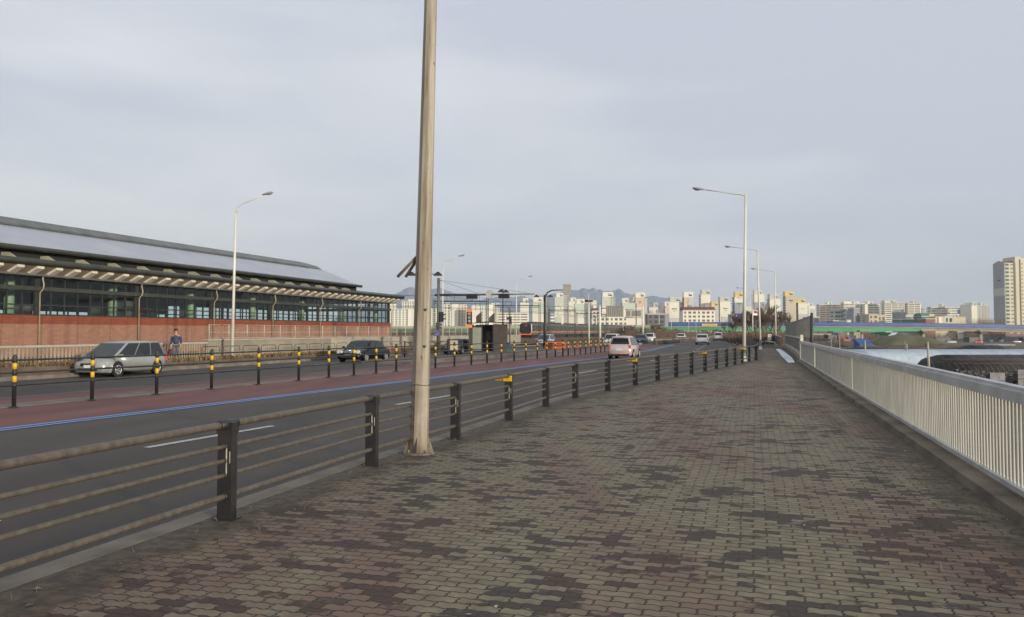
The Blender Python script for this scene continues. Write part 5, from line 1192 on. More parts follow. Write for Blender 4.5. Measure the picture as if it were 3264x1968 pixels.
def mound(nm, x0, x1, yt, Y, dep, m, seed=0, kind='structure', asym=.4):
    X0, X1 = (x0-1632)/FPX*Y, (x1-1632)/FPX*Y; zt = at(x0, yt, Y).z; h = zt-GZ; mb = MB(); rg = []; rnd = random.Random(seed); n = 26
    for i in range(n+1):
        u = i/n; hh = h*(math.sin(math.pi*u**asym_(asym))**.7); rg.append([Vector((X0+(X1-X0)*u, Y-dep*math.cos(math.pi*k/8), GZ-.2+max(0,hh*(math.sin(math.pi*k/8))*(1+rnd.uniform(-.07,.07))))) for k in range(9)])
    mb.loft(rg, cap=False, closed=False); return tag(mb.build(nm, m), kind=kind)
def asym_(a): return a*2
M_grass = mat('winter_grass', (.075,.072,.035), .95, c2=(.13,.125,.065), scale=.12)
mound('grass_bank', 2775, 3010, 1066, 330, 16, M_grass, 2); mound('brown_bank', 2600, 2800, 1086, 320, 12, M_brush, 3)
mound('earth_mound', 2828, 2925, 1058, 345, 9, mat('green_cover_net', (.09,.12,.08), .9, c2=(.17,.14,.09), scale=.25), 5)
q = at(2845,1068,330)
mb = MB(); mb.add([at(2830,1071,332), at(2852,1067,333), at(2862,1060,336), at(2845,1061,336)], [(0,1,2,3)]); 
mb.add([Vector(v_)+Vector((0,.3,-.3)) for v_ in mb.v[:4]], [(3,2,1,0)]); tag(mb.build('white_cover_sheet', mat('white_cover', (.6,.62,.66), .6)), 'white sheet pinned over the left side of the earth mound', 'sheet')
mound('field_bank', 2560, 3500, 1096, 205, 9, M_brush, 8)
M_ored = mat('machine_red', (.36,.075,.035), .6); M_grey = mat('yard_grey', (.12,.12,.125), .8, c2=(.2,.2,.2), scale=.5); M_tan = mat('yard_tan', (.33,.28,.17), .8, c2=(.42,.36,.24), scale=.3)
ex = thing('excavator', 'orange-red excavator parked under the flyover', 'excavator', (at(2697,1082,420).x, 420, GZ))
bxp('cab', mat('machine_blue', (.04,.06,.25), .5), ex, ((1.6,0,2.3),(1.8,2,1.8))); bxp('body', M_ored, ex, ((0,0,1.5),(3.4,2.6,1.0))); bxp('track', M_blk, ex, ((0,-1.2,.5),(3.6,.7,.9))); bxp('track', M_blk, ex, ((0,1.2,.5),(3.6,.7,.9)))
mb = MB(); mb.beam((-.8,0,1.8), (-2.0,0,4.4), .5, .6); mb.beam((-2.0,0,4.4), (-3.6,0,3.0), .4, .5); mb.beam((-3.6,0,3.0), (-3.3,0,1.2), .5, .5); mb.build('boom', M_ored, ex)
cl = [('shed','tan steel shed under the flyover beside the excavator','shed',2722,2742,1060,1076,440,M_tan,M_grey),('shed','small tan hut in front of the flyover pier','shed',2729,2741,1071,1082,400,M_tan,M_tan),('container','dark grey container row left of the excavator','container',2640,2668,1069,1080,430,M_grey,None),
      ('container','dark container just left of the red excavator','container',2672,2684,1062,1084,430,M_grey,None),('flatbed_load','long pale flatbed load left in the yard','container',2590,2650,1064,1068,430,M_tan,None),
      ('shed','red roofed yard shed right of the second pier','shed',3155,3200,1068,1090,470,M_grey,M_ored),('shed','long red stall roof at the far right under the flyover','shed',3205,3275,1067,1092,480,M_grey,M_ored),('shed','tan gatehouse between the two right piers','shed',3040,3052,1056,1078,470,M_tan,M_grey),
      ('container','grey-blue container between the right piers','container',2985,3030,1078,1092,440,M_grey,None),('shed','small white signboard hut between the right piers','shed',3072,3080,1062,1080,460,M_wt,M_ored),('shed','dark shed behind the field right of the pier','shed',3090,3120,1078,1092,450,M_grey,M_grey),
      ('shed','flat pale roofed lean-to behind the pale greenhouses','shed',3183,3235,1101,1104,215,M_grey,M_film)]
for nm, lb, ct, x0, x1, y0, y1, Y, m_, rf in cl: boxthing(nm, lb, ct, x0, x1, y0, y1, Y, m_, rf)
rs = random.Random(21)
for k, (x, lb) in enumerate(((2618,'white van parked left of the excavator yard'),(3000,'white car in the yard between the right piers'),(3100,'red car in the yard left of the far right pier'),(3240,'grey car in the yard at the far right'))):
    car('parked_car', lb, (at(x,1085,430).x, 415+k*5, GZ), R(90), [Pw,Pw,M_tl,Psl][k], 4.4, 1.75, 1.8 if k == 0 else 1.45, 'suv' if k == 0 else 'sedan', detail=False, group='cars parked in the yard')

# ---------------------------------------------------------------- bare trees and brush
M_twig = mat('bare_twigs', (.085,.058,.041), .9, c2=(.15,.108,.078), scale=.8); M_bark = mat('bark', (.075,.058,.045), .9, c2=(.13,.105,.085), scale=3)
def treemesh(seed, h, spread=.45, lv=5, up=.25):
    r = random.Random(seed); tk = MB(); cr = MB()
    def br(p, d, l, rad, k):
        q = p+d*l; mid = p.lerp(q,.5)+Vector((r.uniform(-1,1),r.uniform(-1,1),0))*l*.06
        (tk if k < 2 else cr).tube([p,mid,q], [rad,rad*.85,rad*.68], 5 if k < 2 else 3, cap=False)
        if k >= lv: return
        n = 3 if k < 2 else r.choice((3,4))
        for j in range(n):
            a = r.uniform(0,6.28); sp_ = spread*r.uniform(.6,1.5); rad = max(rad, .034); nd = (d+Vector((math.cos(a),math.sin(a),up))*sp_).normalized()
            s_ = p.lerp(q, r.uniform(.55,1.0)) if j else q; br(s_, nd, l*r.uniform(.62,.82), rad*.6, k+1)
    br(Vector((0,0,-.1)), Vector((r.uniform(-.05,.05),r.uniform(-.05,.05),1)).normalized(), h*.27, h*.018, 0)
    return tk, cr
TV = []
for k, (h, sp_) in enumerate(((6,.42),(6,.55),(6,.36),(6,.62))):
    tk, cr = treemesh(40+k, h, sp_, 5 if k != 1 else 5); TV.append((tk, cr))
protos = []
def place_tree(k, label, loc, sc_, rz, grp='bare winter trees'):
    if k >= len(protos) or protos[k] is None:
        t = thing('bare_tree', label, 'tree', loc, rz, grp); TV[k][0].build('trunk', M_bark, t); TV[k][1].build('crown', M_twig, t)
        while len(protos) <= k: protos.append(None)
        protos[k] = t
    else: t = copy_tree(protos[k]); t['label'] = label; t.location = loc; t.rotation_euler = (0,0,rz)
    t.scale = (sc_,)*3 if not isinstance(sc_, tuple) else sc_; return t
def h_of(y, Y, zb): return at(1632, y, Y).z-zb
trs = [(2318,1020,190),(2330,1008,175),(2342,996,160),(2385,988,140),(2398,976,132),(2410,980,120),(2420,972,126),(2432,984,118),(2444,995,128),(2378,1000,170),(2455,1003,150),(2466,985,165),(2476,978,175),(2490,990,190),(2513,1003,210),(2404,1000,150),(2426,1000,140)]
for i, (x, y, Y) in enumerate(trs):
    zb = -.3 if Y > 100 else -.1; H = h_of(y, Y, zb)
    where = ['leftmost, above the parked distant cars','just left of the blue direction sign','right below the blue direction sign','just left of the thin lamp post','behind the shop sign post','crossing the shop sign','between the shop sign and the leaning lamp','right of the leaning lamp','above the walkway end box','behind the direction sign','just left of the third lamp','tall one crossing the third lamp','right of the third lamp before the emblem tower','before the left edge of the tan tower','slender one before the tan tower','short one behind the thin lamp','short one left of the leaning lamp'][i]
    place_tree(i%4, f'bare tree on the right verge, {where}', (((x-1632)/FPX*Y), Y, zb), H/6*1.25, i*1.3, 'bare trees on the right verge')
rs = random.Random(31); names2 = ['behind the navy sedan','above the white car behind the navy sedan','left of the dark low block','below the second sign back','at the tail of the train','near the tan tower foot','under the left end of the blue barrier','left of the yellow banner','below the yellow banner','right below the yellow banner','farther right below the blue barrier','near the tiny far car']
for i, (x, y, Y) in enumerate([(2035,1018,200),(2078,1020,215),(2105,1030,230),(1998,1022,190),(1972,1028,185),(2122,1034,260),(2150,1040,300),(2232,1044,330),(2255,1042,330),(2275,1043,330),(2300,1046,330),(2320,1050,320)]):
    H = h_of(y, Y, -.5); place_tree((i+1)%4, f'bare brown tree on the left verge, {names2[i]}', ((x-1632)/FPX*Y, Y, -.5), (H/6*1.5, H/6*1.5, H/6), i*2.2, 'bare trees left of the road')
def brush(nm, pts, n, hmin, hmax, seed, label):
    r = random.Random(seed); mb = MB()
    for i in range(n):
        k = r.uniform(0, len(pts)-1.001); a = pts[int(k)].lerp(pts[int(k)+1], k-int(k)); p = a+Vector((r.uniform(-2.5,2.5), r.uniform(-4,4), 0)); h = r.uniform(hmin,hmax)
        q = p+Vector((r.uniform(-.5,.5)*h, r.uniform(-.5,.5)*h, h)); w_ = Vector((r.uniform(.02,.07),0,0))
        mb.add([p-w_, p+w_, q+w_*.4, q-w_*.4], [(0,1,2,3)])
        m_ = p.lerp(q,.5); q2 = m_+Vector((r.uniform(-.4,.4)*h,0,r.uniform(.1,.5)*h)); mb.add([m_-w_*.6, m_+w_*.6, q2], [(0,1,2)])
    return tag(mb.build(nm, M_twig), kind='stuff', label=label)
V = lambda x, Y, z: Vector(((x-1632)/FPX*Y, Y, z))
brush('brush', [V(2485,125,-2.2),V(2550,118,-2.4),V(2600,122,-3.4),V(2640,130,-4.2)], 3200, .8, 2.9, 1, 'dense brown brush on the slope behind the louvred screen')
brush('brush', [V(2425,106,-.2),V(2455,110,-.3),V(2490,118,-.5)], 2000, .4, 2.0, 2, 'brown brush at the end of the walkway')
brush('brush', [V(2345,175,-.3),V(2372,150,-.3),V(2405,118,-.2)], 2200, .5, 1.9, 6, 'brown brush filling the verge behind the railing')
brush('brush', [V(1960,190,-.5),V(2040,205,-.5),V(2110,240,-.5),V(2180,300,-.6),V(2330,360,-.6)], 4200, 1.0, 3.0, 3, 'brown brush and saplings lining the far left side of the road')
brush('brush', [V(1230,330,-.5),V(1400,330,-.5),V(1640,330,-.5),V(1700,330,-.5)], 5200, 1.0, 3.2, 4, 'dark leafless thicket below the green ramp on the left')
brush('brush', [V(1690,125,-.4),V(1800,140,-.4),V(1900,150,-.4),V(2000,160,-.4)], 3600, .4, 1.1, 5, 'dry brown weeds along the railway side of the road')
brush('brush', [V(2560,500,GZ),V(2900,520,GZ),V(3264,520,GZ)], 4200, 1.5, 6.0, 7, 'brown thicket behind the yard under the flyover')

# ---------------------------------------------------------------- small litter and dead leaves on the pavement
rs = random.Random(63)
def scatter(nm, n, m, fn, r0, r1, label):
    mb = MB()
    for i in range(n):
        p = fn(); a = rs.uniform(0, 6.28); r_ = rs.uniform(r0, r1); c_, s_ = math.cos(a)*r_, math.sin(a)*r_; h = rs.uniform(.002, r_*.5)
        mb.add([p+Vector((c_,s_,.002)), p+Vector((-s_*.5,c_*.5,h)), p+Vector((-c_,-s_,.003)), p+Vector((s_*.5,-c_*.5,h*.4))], [(0,1,2,3)])
    return tag(mb.build(nm, m), kind='stuff', label=label)
def near_left():
    k = rs.randrange(0, 12); a, b = posts[k], posts[k+1]; p = a.lerp(b, rs.random()); nn = Vector((b.y-a.y, -(b.x-a.x), 0)).normalized()
    return p+nn*(abs(rs.gauss(0,.30))-.05)+Vector((0,0,.006))
def near_right():
    return F16(rs.uniform(2, 42), 2.04-abs(rs.gauss(0,.38)), .006)
scatter('dead_leaves', 900, mat('leaf_brown', (.10,.065,.035), .9, c2=(.20,.14,.08), scale=6), lambda: near_right() if rs.random() < .6 else near_left(), .012, .035, 'small dead leaves and crumbs gathered along both pavement edges')
scatter('paper_scraps', 46, mat('paper_white', (.5,.5,.47), .8), lambda: near_right() if rs.random() < .6 else F16(rs.uniform(3,30), rs.uniform(-3,1.6), .006), .012, .028, 'tiny pale paper scraps lying on the pavement')
mb = MB()
for i in range(1400):
    p = near_right() if i%3 else near_left(); h = rs.uniform(.015,.06); a = rs.uniform(0,6.28); w_ = Vector((math.cos(a),math.sin(a),0))*.003; q = p+Vector((rs.uniform(-.03,.03), rs.uniform(-.03,.03), h)); mb.add([p-w_, p+w_, q], [(0,1,2)])
tag(mb.build('dry_grass_tufts', mat('straw', (.16,.13,.06), .9, c2=(.28,.23,.12), scale=4)), kind='stuff', label='sparse dry grass tufts along the pavement edges')
# ---------------------------------------------------------------- apartment blocks
def wm(name, c, c2=None): return mat(name, c, .8, c2=c2 or tuple(k*1.12 for k in c), scale=.05, spec=.2)
Wc = wm('cream_white_wall', (.74,.70,.58)); Wg = wm('pale_green_wall', (.53,.575,.47)); Wt = wm('tan_wall', (.54,.47,.34)); Wy = wm('yellow_crown', (.66,.50,.20)); Wgr = wm('grey_wall', (.30,.305,.32)); Wo = wm('orange_wall', (.62,.48,.37))
Wlg = wm('light_grey_wall', (.52,.51,.47)); Wbr = wm('brown_grey_wall', (.16,.14,.13)); Wd = wm('window_dark', (.055,.065,.075)); Wrb = wm('red_brown_band', (.27,.14,.10)); Wrr = wm('red_brown_roof', (.14,.06,.045)); Wgl = wm('glass_green', (.10,.17,.14)); Wdb = wm('dim_blue_window', (.14,.19,.21))
Wlogo = wm('green_logo', (.16,.38,.08)); Wbl = wm('blue_logo', (.05,.12,.25))
def apt(label, x0, x1, yt, Y, wall=Wc, crown=None, upper=None, lower=None, dep=14, kind='tower', storeys=15, logo=None, roof=None, win=Wd, extra=None, cat='apartment block', strips=True, yb=None):
    X0, X1 = (x0-1632)/FPX*Y, (x1-1632)/FPX*Y; H = at(x0, yt, Y).z-GZ; W_ = X1-X0
    t = thing('apartment_building', label, cat, ((X0+X1)/2, Y, GZ), 0, 'apartment blocks on the skyline')
    zz = lambda y: at(x0, y, Y).z-GZ; pw = Y/FPX
    def bx(nm, m, *b): return bxp(nm, m, t, *b)
    z0 = 0; zl = zz(lower[0]) if lower else 0; zu = zz(upper[0]) if upper else H
    if lower: bx('lower_wall', lower[1], ((0,dep/2,zl/2),(W_,dep,zl)))
    bx('wall', wall, ((0,dep/2,(zl+zu)/2),(W_,dep,zu-zl)))
    if upper: bx('upper_wall', upper[1], ((0,dep/2,(zu+H)/2),(W_,dep,H-zu)))
    bx('parapet', Wlg if wall is not Wt else Wt, ((0,dep/2,H+.35),(W_+.5,dep+.5,.7)))
    if crown:
        cx0, cx1, cy, cm = crown; a, b = (cx0-1632)/FPX*Y-(X0+X1)/2, (cx1-1632)/FPX*Y-(X0+X1)/2; hc = zz(cy)-H
        c_ = bx('rooftop_block', cm, (((a+b)/2,dep*.5,H+.7+(hc-.7)/2),(b-a,dep*.75,hc-.7)))
        bxp('rooftop_recess', Wd, c_, (((a+b)/2+(b-a)*.2,dep*.125-.12,H+hc*.38),((b-a)*.34,.3,1.6))); bxp('rooftop_hatch', Wlg, c_, (((a+b)/2+(b-a)*.2,dep*.125-.6,H+hc*.62),((b-a)*.22,1.4,2.4)))
    fh = H/storeys
    if kind == 'tower' and strips:
        for sx in (-1, 1):
            for j, f in enumerate((.22,.5,.78)):
                mb = MB()
                for k in range(storeys): mb.box((sx*(W_/2+.06), dep*f, fh*(k+.52)), (.14, dep*.18, fh*.55))
                mb.build('window_column', win, t)
    elif kind == 'bands':
        for k in range(storeys):
            mb = MB(); n = max(2, int(W_/7))
            for j in range(n): mb.box((-W_/2+W_*(j+.5)/n, -.06, fh*(k+.55)), (W_/n*.90, .16, fh*.46))
            mb.box((-W_/2-.06, dep*.5, fh*(k+.55)), (.14, dep*.5, fh*.4)); mb.build('window_row', win, t)
    elif kind == 'grid':
        n = max(2, int(W_/3.6))
        for j in range(n):
            mb = MB()
            for k in range(storeys): mb.box((-W_/2+W_*(j+.5)/n, -.06, fh*(k+.52)), (W_/n*(.62 if j%3 else .40), .16, fh*.55))
            mb.build('window_column', win, t)
    if roof: 
        mb = MB(); mb.loft([[(-W_/2-.5,y,H+.7),(W_/2+.5,y,H+.7),(W_/2,y+(.5 if y < 1 else -.5)*dep*.5,H+.7+2.4),(-W_/2,y+(.5 if y < 1 else -.5)*dep*.5,H+.7+2.4)] for y in (-.5,dep+.5)], smooth=False); mb.build('roof', roof, t)
    if logo:
        m_, ly, lw = logo; c_ = (W_*.02, -.12, zz(ly)); mb = MB(); mb.loft([[Vector((c_[0]+math.cos(a)*lw*pw*.5, y, c_[2]+math.sin(a)*lw*pw*.16+.25*lw*pw*.16*math.sin(3*a))) for a in [k*.524 for k in range(12)]] for y in (-.2,-.02)]); 
        mb.box((c_[0], -.1, c_[2]-lw*pw*.42), (lw*pw*.45,.14,lw*pw*.13)); mb.build('wall_logo', m_, t)
    for e_ in extra or (): 
        ex0, ex1, ey0, ey1, em, nm, pr = e_; a, b = (ex0-1632)/FPX*Y-(X0+X1)/2, (ex1-1632)/FPX*Y-(X0+X1)/2; zt, zb_ = zz(ey0), max(0, zz(ey1)); bx(nm, em, (((a+b)/2, -pr/2+.02 if pr < 3 else dep*.4, (zt+zb_)/2), (b-a, pr, zt-zb_)))
    return t
NT = 1300
apt('white slab with coloured balcony grid right of the station roof end', 1247, 1302, 987, 900, Wc, kind='grid', storeys=15, dep=12, win=Wdb, extra=[(1300,1312,986,1050,Wc,'end_wall',12)])
apt('plain cream block between the station and the nearest pole', 1311, 1326, 987, 960, Wc, storeys=15)
apt('pale windowed block rising behind the coloured balcony slab', 1281, 1345, 961, 1250, Wc, crown=(1300,1345,955,Wc), kind='grid', storeys=20)
apt('narrow cream tower hard against the station roof end', 1240, 1262, 966, 1350, Wc, storeys=20)
apt('cream block with red-brown trim just right of the nearest pole', 1366, 1392, 984, 1000, Wc, kind='grid', storeys=14, win=Wdb)
apt('white stepped tower behind the signal mast', 1415, 1436, 972, 1150, Wc, crown=(1421,1433,965,Wc), kind='grid', storeys=20)
apt('cream slab with blue stair strip behind the stop pillar', 1440, 1461, 970, 1180, Wc, storeys=20, extra=[(1436,1440,976,1050,Wdb,'stair_glass',2)])
apt('cream slab with red balcony columns left of the stop pillar', 1461, 1487, 972, 1190, Wc, kind='grid', storeys=20, win=Wrb)
apt('cream tower behind the left roof fin of the bus shelter', 1503, 1530, 977, 1150, Wc, storeys=20, crown=(1506,1526,973,Wc))
apt('white and glass tower behind the shelter roof', 1533, 1553, 976, 1170, Wc, kind='grid', storeys=20, win=Wdb)
apt('cream tower between the shelter fin and the twin lamp', 1557, 1580, 972, 1180, Wc, crown=(1566,1592,967,Wc), storeys=20)
apt('narrow glazed tower just left of the banded slab', 1578, 1592, 980, 1200, Wc, kind='grid', storeys=18, win=Wdb)
apt('low slab with dark horizontal bands behind the lamp left of the train', 1588, 1682, 999, 850, Wc, kind='bands', storeys=9, win=Wbr, extra=[(1600,1640,994,1000,Wbr,'roof_trees_wall',8)])
apt('cream tower with dark arched roof frame above the train front', 1658, 1686, 966, NT, Wc, crown=(1667,1684,951,Wc), extra=[(1656,1688,963,966,Wbr,'arched_frame',10)])
apt('broad pale tower behind the curved sign pole', 1697, 1733, 963, NT, Wg, crown=(1700,1731,948,Wc), lower=(1000,Wc))
apt('cream wing right of the curved sign pole', 1733, 1753, 952, NT+20, Wc, kind='grid', storeys=22, win=Wlg)
apt('low white block with blue bands right of the curved pole', 1755, 1768, 1002, 900, Wc, kind='bands', storeys=7, win=Wdb)
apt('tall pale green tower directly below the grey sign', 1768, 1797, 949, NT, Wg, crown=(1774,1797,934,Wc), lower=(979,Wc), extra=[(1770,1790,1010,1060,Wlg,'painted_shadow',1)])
apt('glazed wing of the tall green tower below the grey sign', 1797.5, 1811.5, 942, NT+10, Wlg, kind='grid', storeys=24, win=Wd)
apt('white tower with grey cap between green towers above the train', 1813, 1834, 962, NT+40, Wc, crown=(1819,1836,949,Wc))
apt('short pale green tower above the train middle', 1832, 1862, 970, NT, Wg, crown=(1838,1864,953,Wc), lower=(1000,Wc))
apt('wide white block behind the floodlight mast', 1866, 1902, 959, NT+60, Wc, crown=(1868,1890,955,Wc), kind='grid', storeys=22, win=Wlg)
apt('red-roofed low block left of the sign mast', 1888, 1912, 992, 900, Wc, roof=Wrr, kind='grid', storeys=7, extra=[(1892,1902,974,1050,Wc,'stair_tower',5)])
apt('pale green tower rising over the larger sign back', 1919, 1946, 948, NT, Wg, crown=(1922,1956,931.5,Wc), lower=(978,Wc), logo=(Wy,963,9))
apt('windowed right wing of the green tower over the sign back', 1946.5, 1961, 950, NT+8, Wg, kind='grid', storeys=24, win=Wbr)
apt('low cream block with many balconies below the larger sign back', 1900, 2000, 1012, 700, Wc, kind='grid', storeys=5, win=Wbr, dep=12)
apt('green and white tower between the two sign backs', 1984, 2029, 967, NT, Wg, crown=(1984,2004,950.5,Wc), lower=(986,Wc))
apt('cream crown block right of the green and white tower', 2004, 2026, 952, NT+30, Wc, crown=(2006,2024,948,Wc))
apt('orange-faced tower with white top above the smaller sign back', 2026, 2053, 950, NT, Wo, crown=(2027,2058,933,Wc), lower=(981,Wc), logo=(Wrb,963,10))
apt('cream windowed wing right of the orange-faced tower', 2053.5, 2063, 953, NT+6, Wo, kind='grid', storeys=24, win=Wlg)
apt('tan topped tower in the gap before the distant ridge end', 2069, 2098, 981, NT+150, Wc, crown=(2083,2098,965,Wt))
apt('dark brown-grey low block with two stair towers', 2064, 2119, 1003, 640, Wbr, kind='grid', storeys=5, win=Wd, dep=12, extra=[(2076,2082,1000,1060,Wgr,'stair_tower',3),(2096,2101,988,1060,Wgr,'stair_tower',3)])
apt('plain cream block behind the dark low block', 2104, 2120, 977, NT, Wc)
apt('narrow tower of white, orange and grey bands', 2120, 2133, 976, NT-20, Wo, crown=(2120,2133,962,Wc), lower=(1001,Wgr))
apt('white tower with green emblem left of the low slab with red-brown roof', 2133.5, 2165, 964, NT, Wc, crown=(2137,2175,947,Wlg), lower=(1014,Wlg), logo=(Wlogo,985,17))
apt('windowed wing of the white tower left of the low slab with red-brown roof', 2165.5, 2175.5, 966, NT+8, Wc, kind='grid', storeys=22, win=Wlg)
apt('orange and grey tower with white crown behind the low slab', 2181, 2212, 949.5, NT, Wo, crown=(2181,2211,931,Wc), lower=(985,Wgr), extra=[(2194,2209,953,985,Wlg,'grey_painted_panel',.6)], logo=(Wrb,966,12))
apt('white low slab with red-brown roof and two grey stair towers', 2177, 2279, 991, 700, Wc, kind='grid', storeys=7, win=Wbr, roof=Wrr, dep=12, extra=[(2197,2209,972,1045,Wgr,'stair_tower',4),(2249,2264,971,1045,Wgr,'stair_tower',4)])
apt('tallest plain white tower with grey crown in the middle', 2234.5, 2265, 940, NT, Wc, crown=(2238,2268,924,Wlg))
apt('grey tower with yellow top beside the tallest plain white tower', 2268, 2291, 978, NT-20, Wlg, upper=(978.5,Wy), crown=(2269,2291,962,Wy))
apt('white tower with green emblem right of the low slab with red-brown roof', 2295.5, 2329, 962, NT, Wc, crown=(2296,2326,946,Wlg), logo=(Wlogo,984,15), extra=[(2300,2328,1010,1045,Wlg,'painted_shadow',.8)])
apt('low grey block behind the blue direction sign', 2331, 2345, 1004, 900, Wgr, kind='grid', storeys=6)
apt('tower with yellow crown and grey lower half left of the white lamp post', 2342, 2372, 948, NT, Wgr, upper=(965,Wc), crown=(2345,2372,931,Wy), logo=(Wdb,968,14))
apt('pale distant blocks right behind the white lamp post', 2376, 2403, 977, NT+200, Wc, kind='grid', storeys=18, win=Wlg, crown=(2378,2386,971,Wc))
apt('white-topped tower with grey lower half behind the leaning lamp', 2405, 2437, 939, NT, Wgr, upper=(964,Wc), crown=(2406,2431,924,Wlg))
apt('small orange striped block right of the leaning lamp', 2437.5, 2448, 979, NT+200, Wo, crown=(2437.5,2443,971,Wc), kind='grid', storeys=16, win=Wlg)
apt('white tower with green emblem crossed by the third lamp post', 2454, 2489, 954, NT, Wc, crown=(2455,2484,937,Wlg), logo=(Wlogo,976,15))
apt('tall plain tan tower with yellow crown', 2505, 2538, 945, NT, Wt, crown=(2504,2533,929,Wy), logo=(Wbr,958,14))
apt('cream tower with yellow crown and grey base right of the tan tower', 2545, 2575, 967, NT, Wc, crown=(2540,2571,951,Wy), lower=(1002,Wlg), logo=(Wlg,984,12))
apt('white gabled block with grey painted arch right of the yellow crowned pair', 2577, 2599, 975, NT, Wc, crown=(2578,2594,966,Wc), extra=[(2583,2597,985,1012,Wlg,'grey_arch_panel',.5)], dep=30, strips=True)
apt('long cream slab with red-brown bands', 2613, 2690, 972, 1180, Wc, kind='bands', storeys=14, win=Wrb, crown=(2640,2654,963,Wc), dep=13, extra=[(2643,2653,966,1050,Wc,'stair_tower',3)])
apt('grey four storey office in front of the red-banded slab', 2661, 2698, 991, 800, Wlg, kind='bands', storeys=7, win=Wbr, cat='office block', extra=[(2666,2680,988,992,Wrb,'roof_plant',6),(2683,2692,987,992,Wbl,'roof_tank',6)])
apt('small office with green glass front', 2699, 2721, 986, 790, Wlg, kind='bands', storeys=7, win=Wdb, cat='office block', extra=[(2699,2708,992,1040,Wgl,'green_glass_front',.6)])
apt('blank dark grey block beside the green glass office', 2721, 2741, 984, 770, Wgr, kind='plain', cat='office block', extra=[(2733,2739,999,1040,Wbr,'dark_pipe',.6)])
apt('cream banded slab behind the blank grey block', 2691, 2757, 969, 1150, Wc, kind='bands', storeys=14, win=Wbr, crown=(2692,2740,962,Wc), dep=13)
apt('blank cream end block right of the blank grey block', 2757.5, 2766.5, 971, 1140, Wc, kind='plain')
apt('cream banded slab with blank right end', 2767, 2801, 971, 1180, Wc, kind='bands', storeys=14, win=Wbr, crown=(2768,2786,962,Wc), extra=[(2801,2808,971,1040,Wc,'blank_end',3)])
apt('low tan block with small windows in front of the slabs', 2770, 2798, 1004, 760, Wt, kind='grid', storeys=5, win=Wbr, cat='office block')
apt('lower tan block stepping down to the right', 2798.5, 2822, 1007, 770, Wt, kind='grid', storeys=4, win=Wbr, cat='office block')
apt('tall white slab with dark window lines', 2822, 2884, 967, 1150, Wc, kind='bands', storeys=17, win=Wd, crown=(2822,2862,958,Wlg))
apt('white slab with rooftop tower right of the tall dark-lined slab', 2896, 2934, 968, 1150, Wc, kind='bands', storeys=17, win=Wd, crown=(2914,2923,959,Wc), extra=[(2934,2941,969,1040,Wc,'blank_end',3)])
apt('small dark tower with bright double top', 2868, 2887, 997, 700, Wgr, kind='plain', cat='office block', crown=(2869,2886,986,Wc))
apt('pale low hall left of the green roofed shed', 2884, 2930, 1007, 760, Wlg, kind='bands', storeys=4, win=Wdb, cat='office block')
apt('pale block between the slabs in the haze', 2941, 2968, 984, 1400, Wlg, kind='grid', storeys=12, win=Wdb)
apt('long white slab with pink panels', 2969, 3048, 980, 1250, Wc, kind='bands', storeys=11, win=Wdb, crown=(3006,3015,969,Wc), extra=[(2985,3000,986,1000,Wo,'pink_panel',.6),(3012,3028,985,998,Wo,'pink_panel',.6)])
apt('white slab with blue panel', 3050, 3089, 980, 1250, Wc, kind='bands', storeys=11, win=Wdb, crown=(3076,3084,971,Wc), extra=[(3053,3066,987,999,Wbl,'blue_panel',.6),(3089,3096,981,1035,Wlg,'blank_end',3)])
apt('white gabled block with rooftop towers right of the blue-panelled slab', 3097, 3116, 975, 1200, Wc, kind='plain', crown=(3106,3116,964,Wc), dep=30)
apt('pale slab with twin rooftop towers left of the dark trees', 3118, 3156, 975, 1230, Wlg, kind='grid', storeys=13, win=Wbr, crown=(3131,3141,966,Wc))
apt('green roofed low works building', 2938, 2962, 1010, 700, Wgl, kind='plain', cat='works building', roof=Wgl)
apt('orange-tan small block above the red hall', 2960, 2978, 1004, 730, Wy, kind='grid', storeys=3, win=Wo, cat='office block')
apt('low red hall between tan blocks behind the flyover', 2950, 2981, 1018, 690, Wrb, kind='plain', cat='works building')
apt('tan low blocks beside the red hall', 2981, 3012, 1012, 700, Wt, kind='plain', cat='works building', extra=[(2990,3000,1011,1040,Wc,'cream_bay',.8)])
apt('grey low block with dark windows right of the tan low blocks', 3012, 3036, 1010, 710, Wlg, kind='grid', storeys=3, win=Wd, cat='works building')
apt('pale boxy hall with long roof', 3037, 3078, 1013, 720, Wt, kind='plain', cat='works building', crown=(3045,3060,1008,Wlg))
apt('dark green low shed before the tall white slab', 2868, 2914, 1020, 680, Wgl, kind='plain', cat='works building')
apt('small blue-grey low hall before the grey office', 2655, 2690, 1024, 690, Wdb, kind='plain', cat='works building')
apt('dark low houses left of the long red-banded slab', 2578, 2612, 1013, 700, Wbr, kind='grid', storeys=3, win=Wd, cat='works building', extra=[(2586,2600,1009,1014,Wgr,'roof_house',6)])
apt('small white booth on the blue barrier line', 2700, 2712, 1023, 600, Wc, kind='plain', cat='works building')
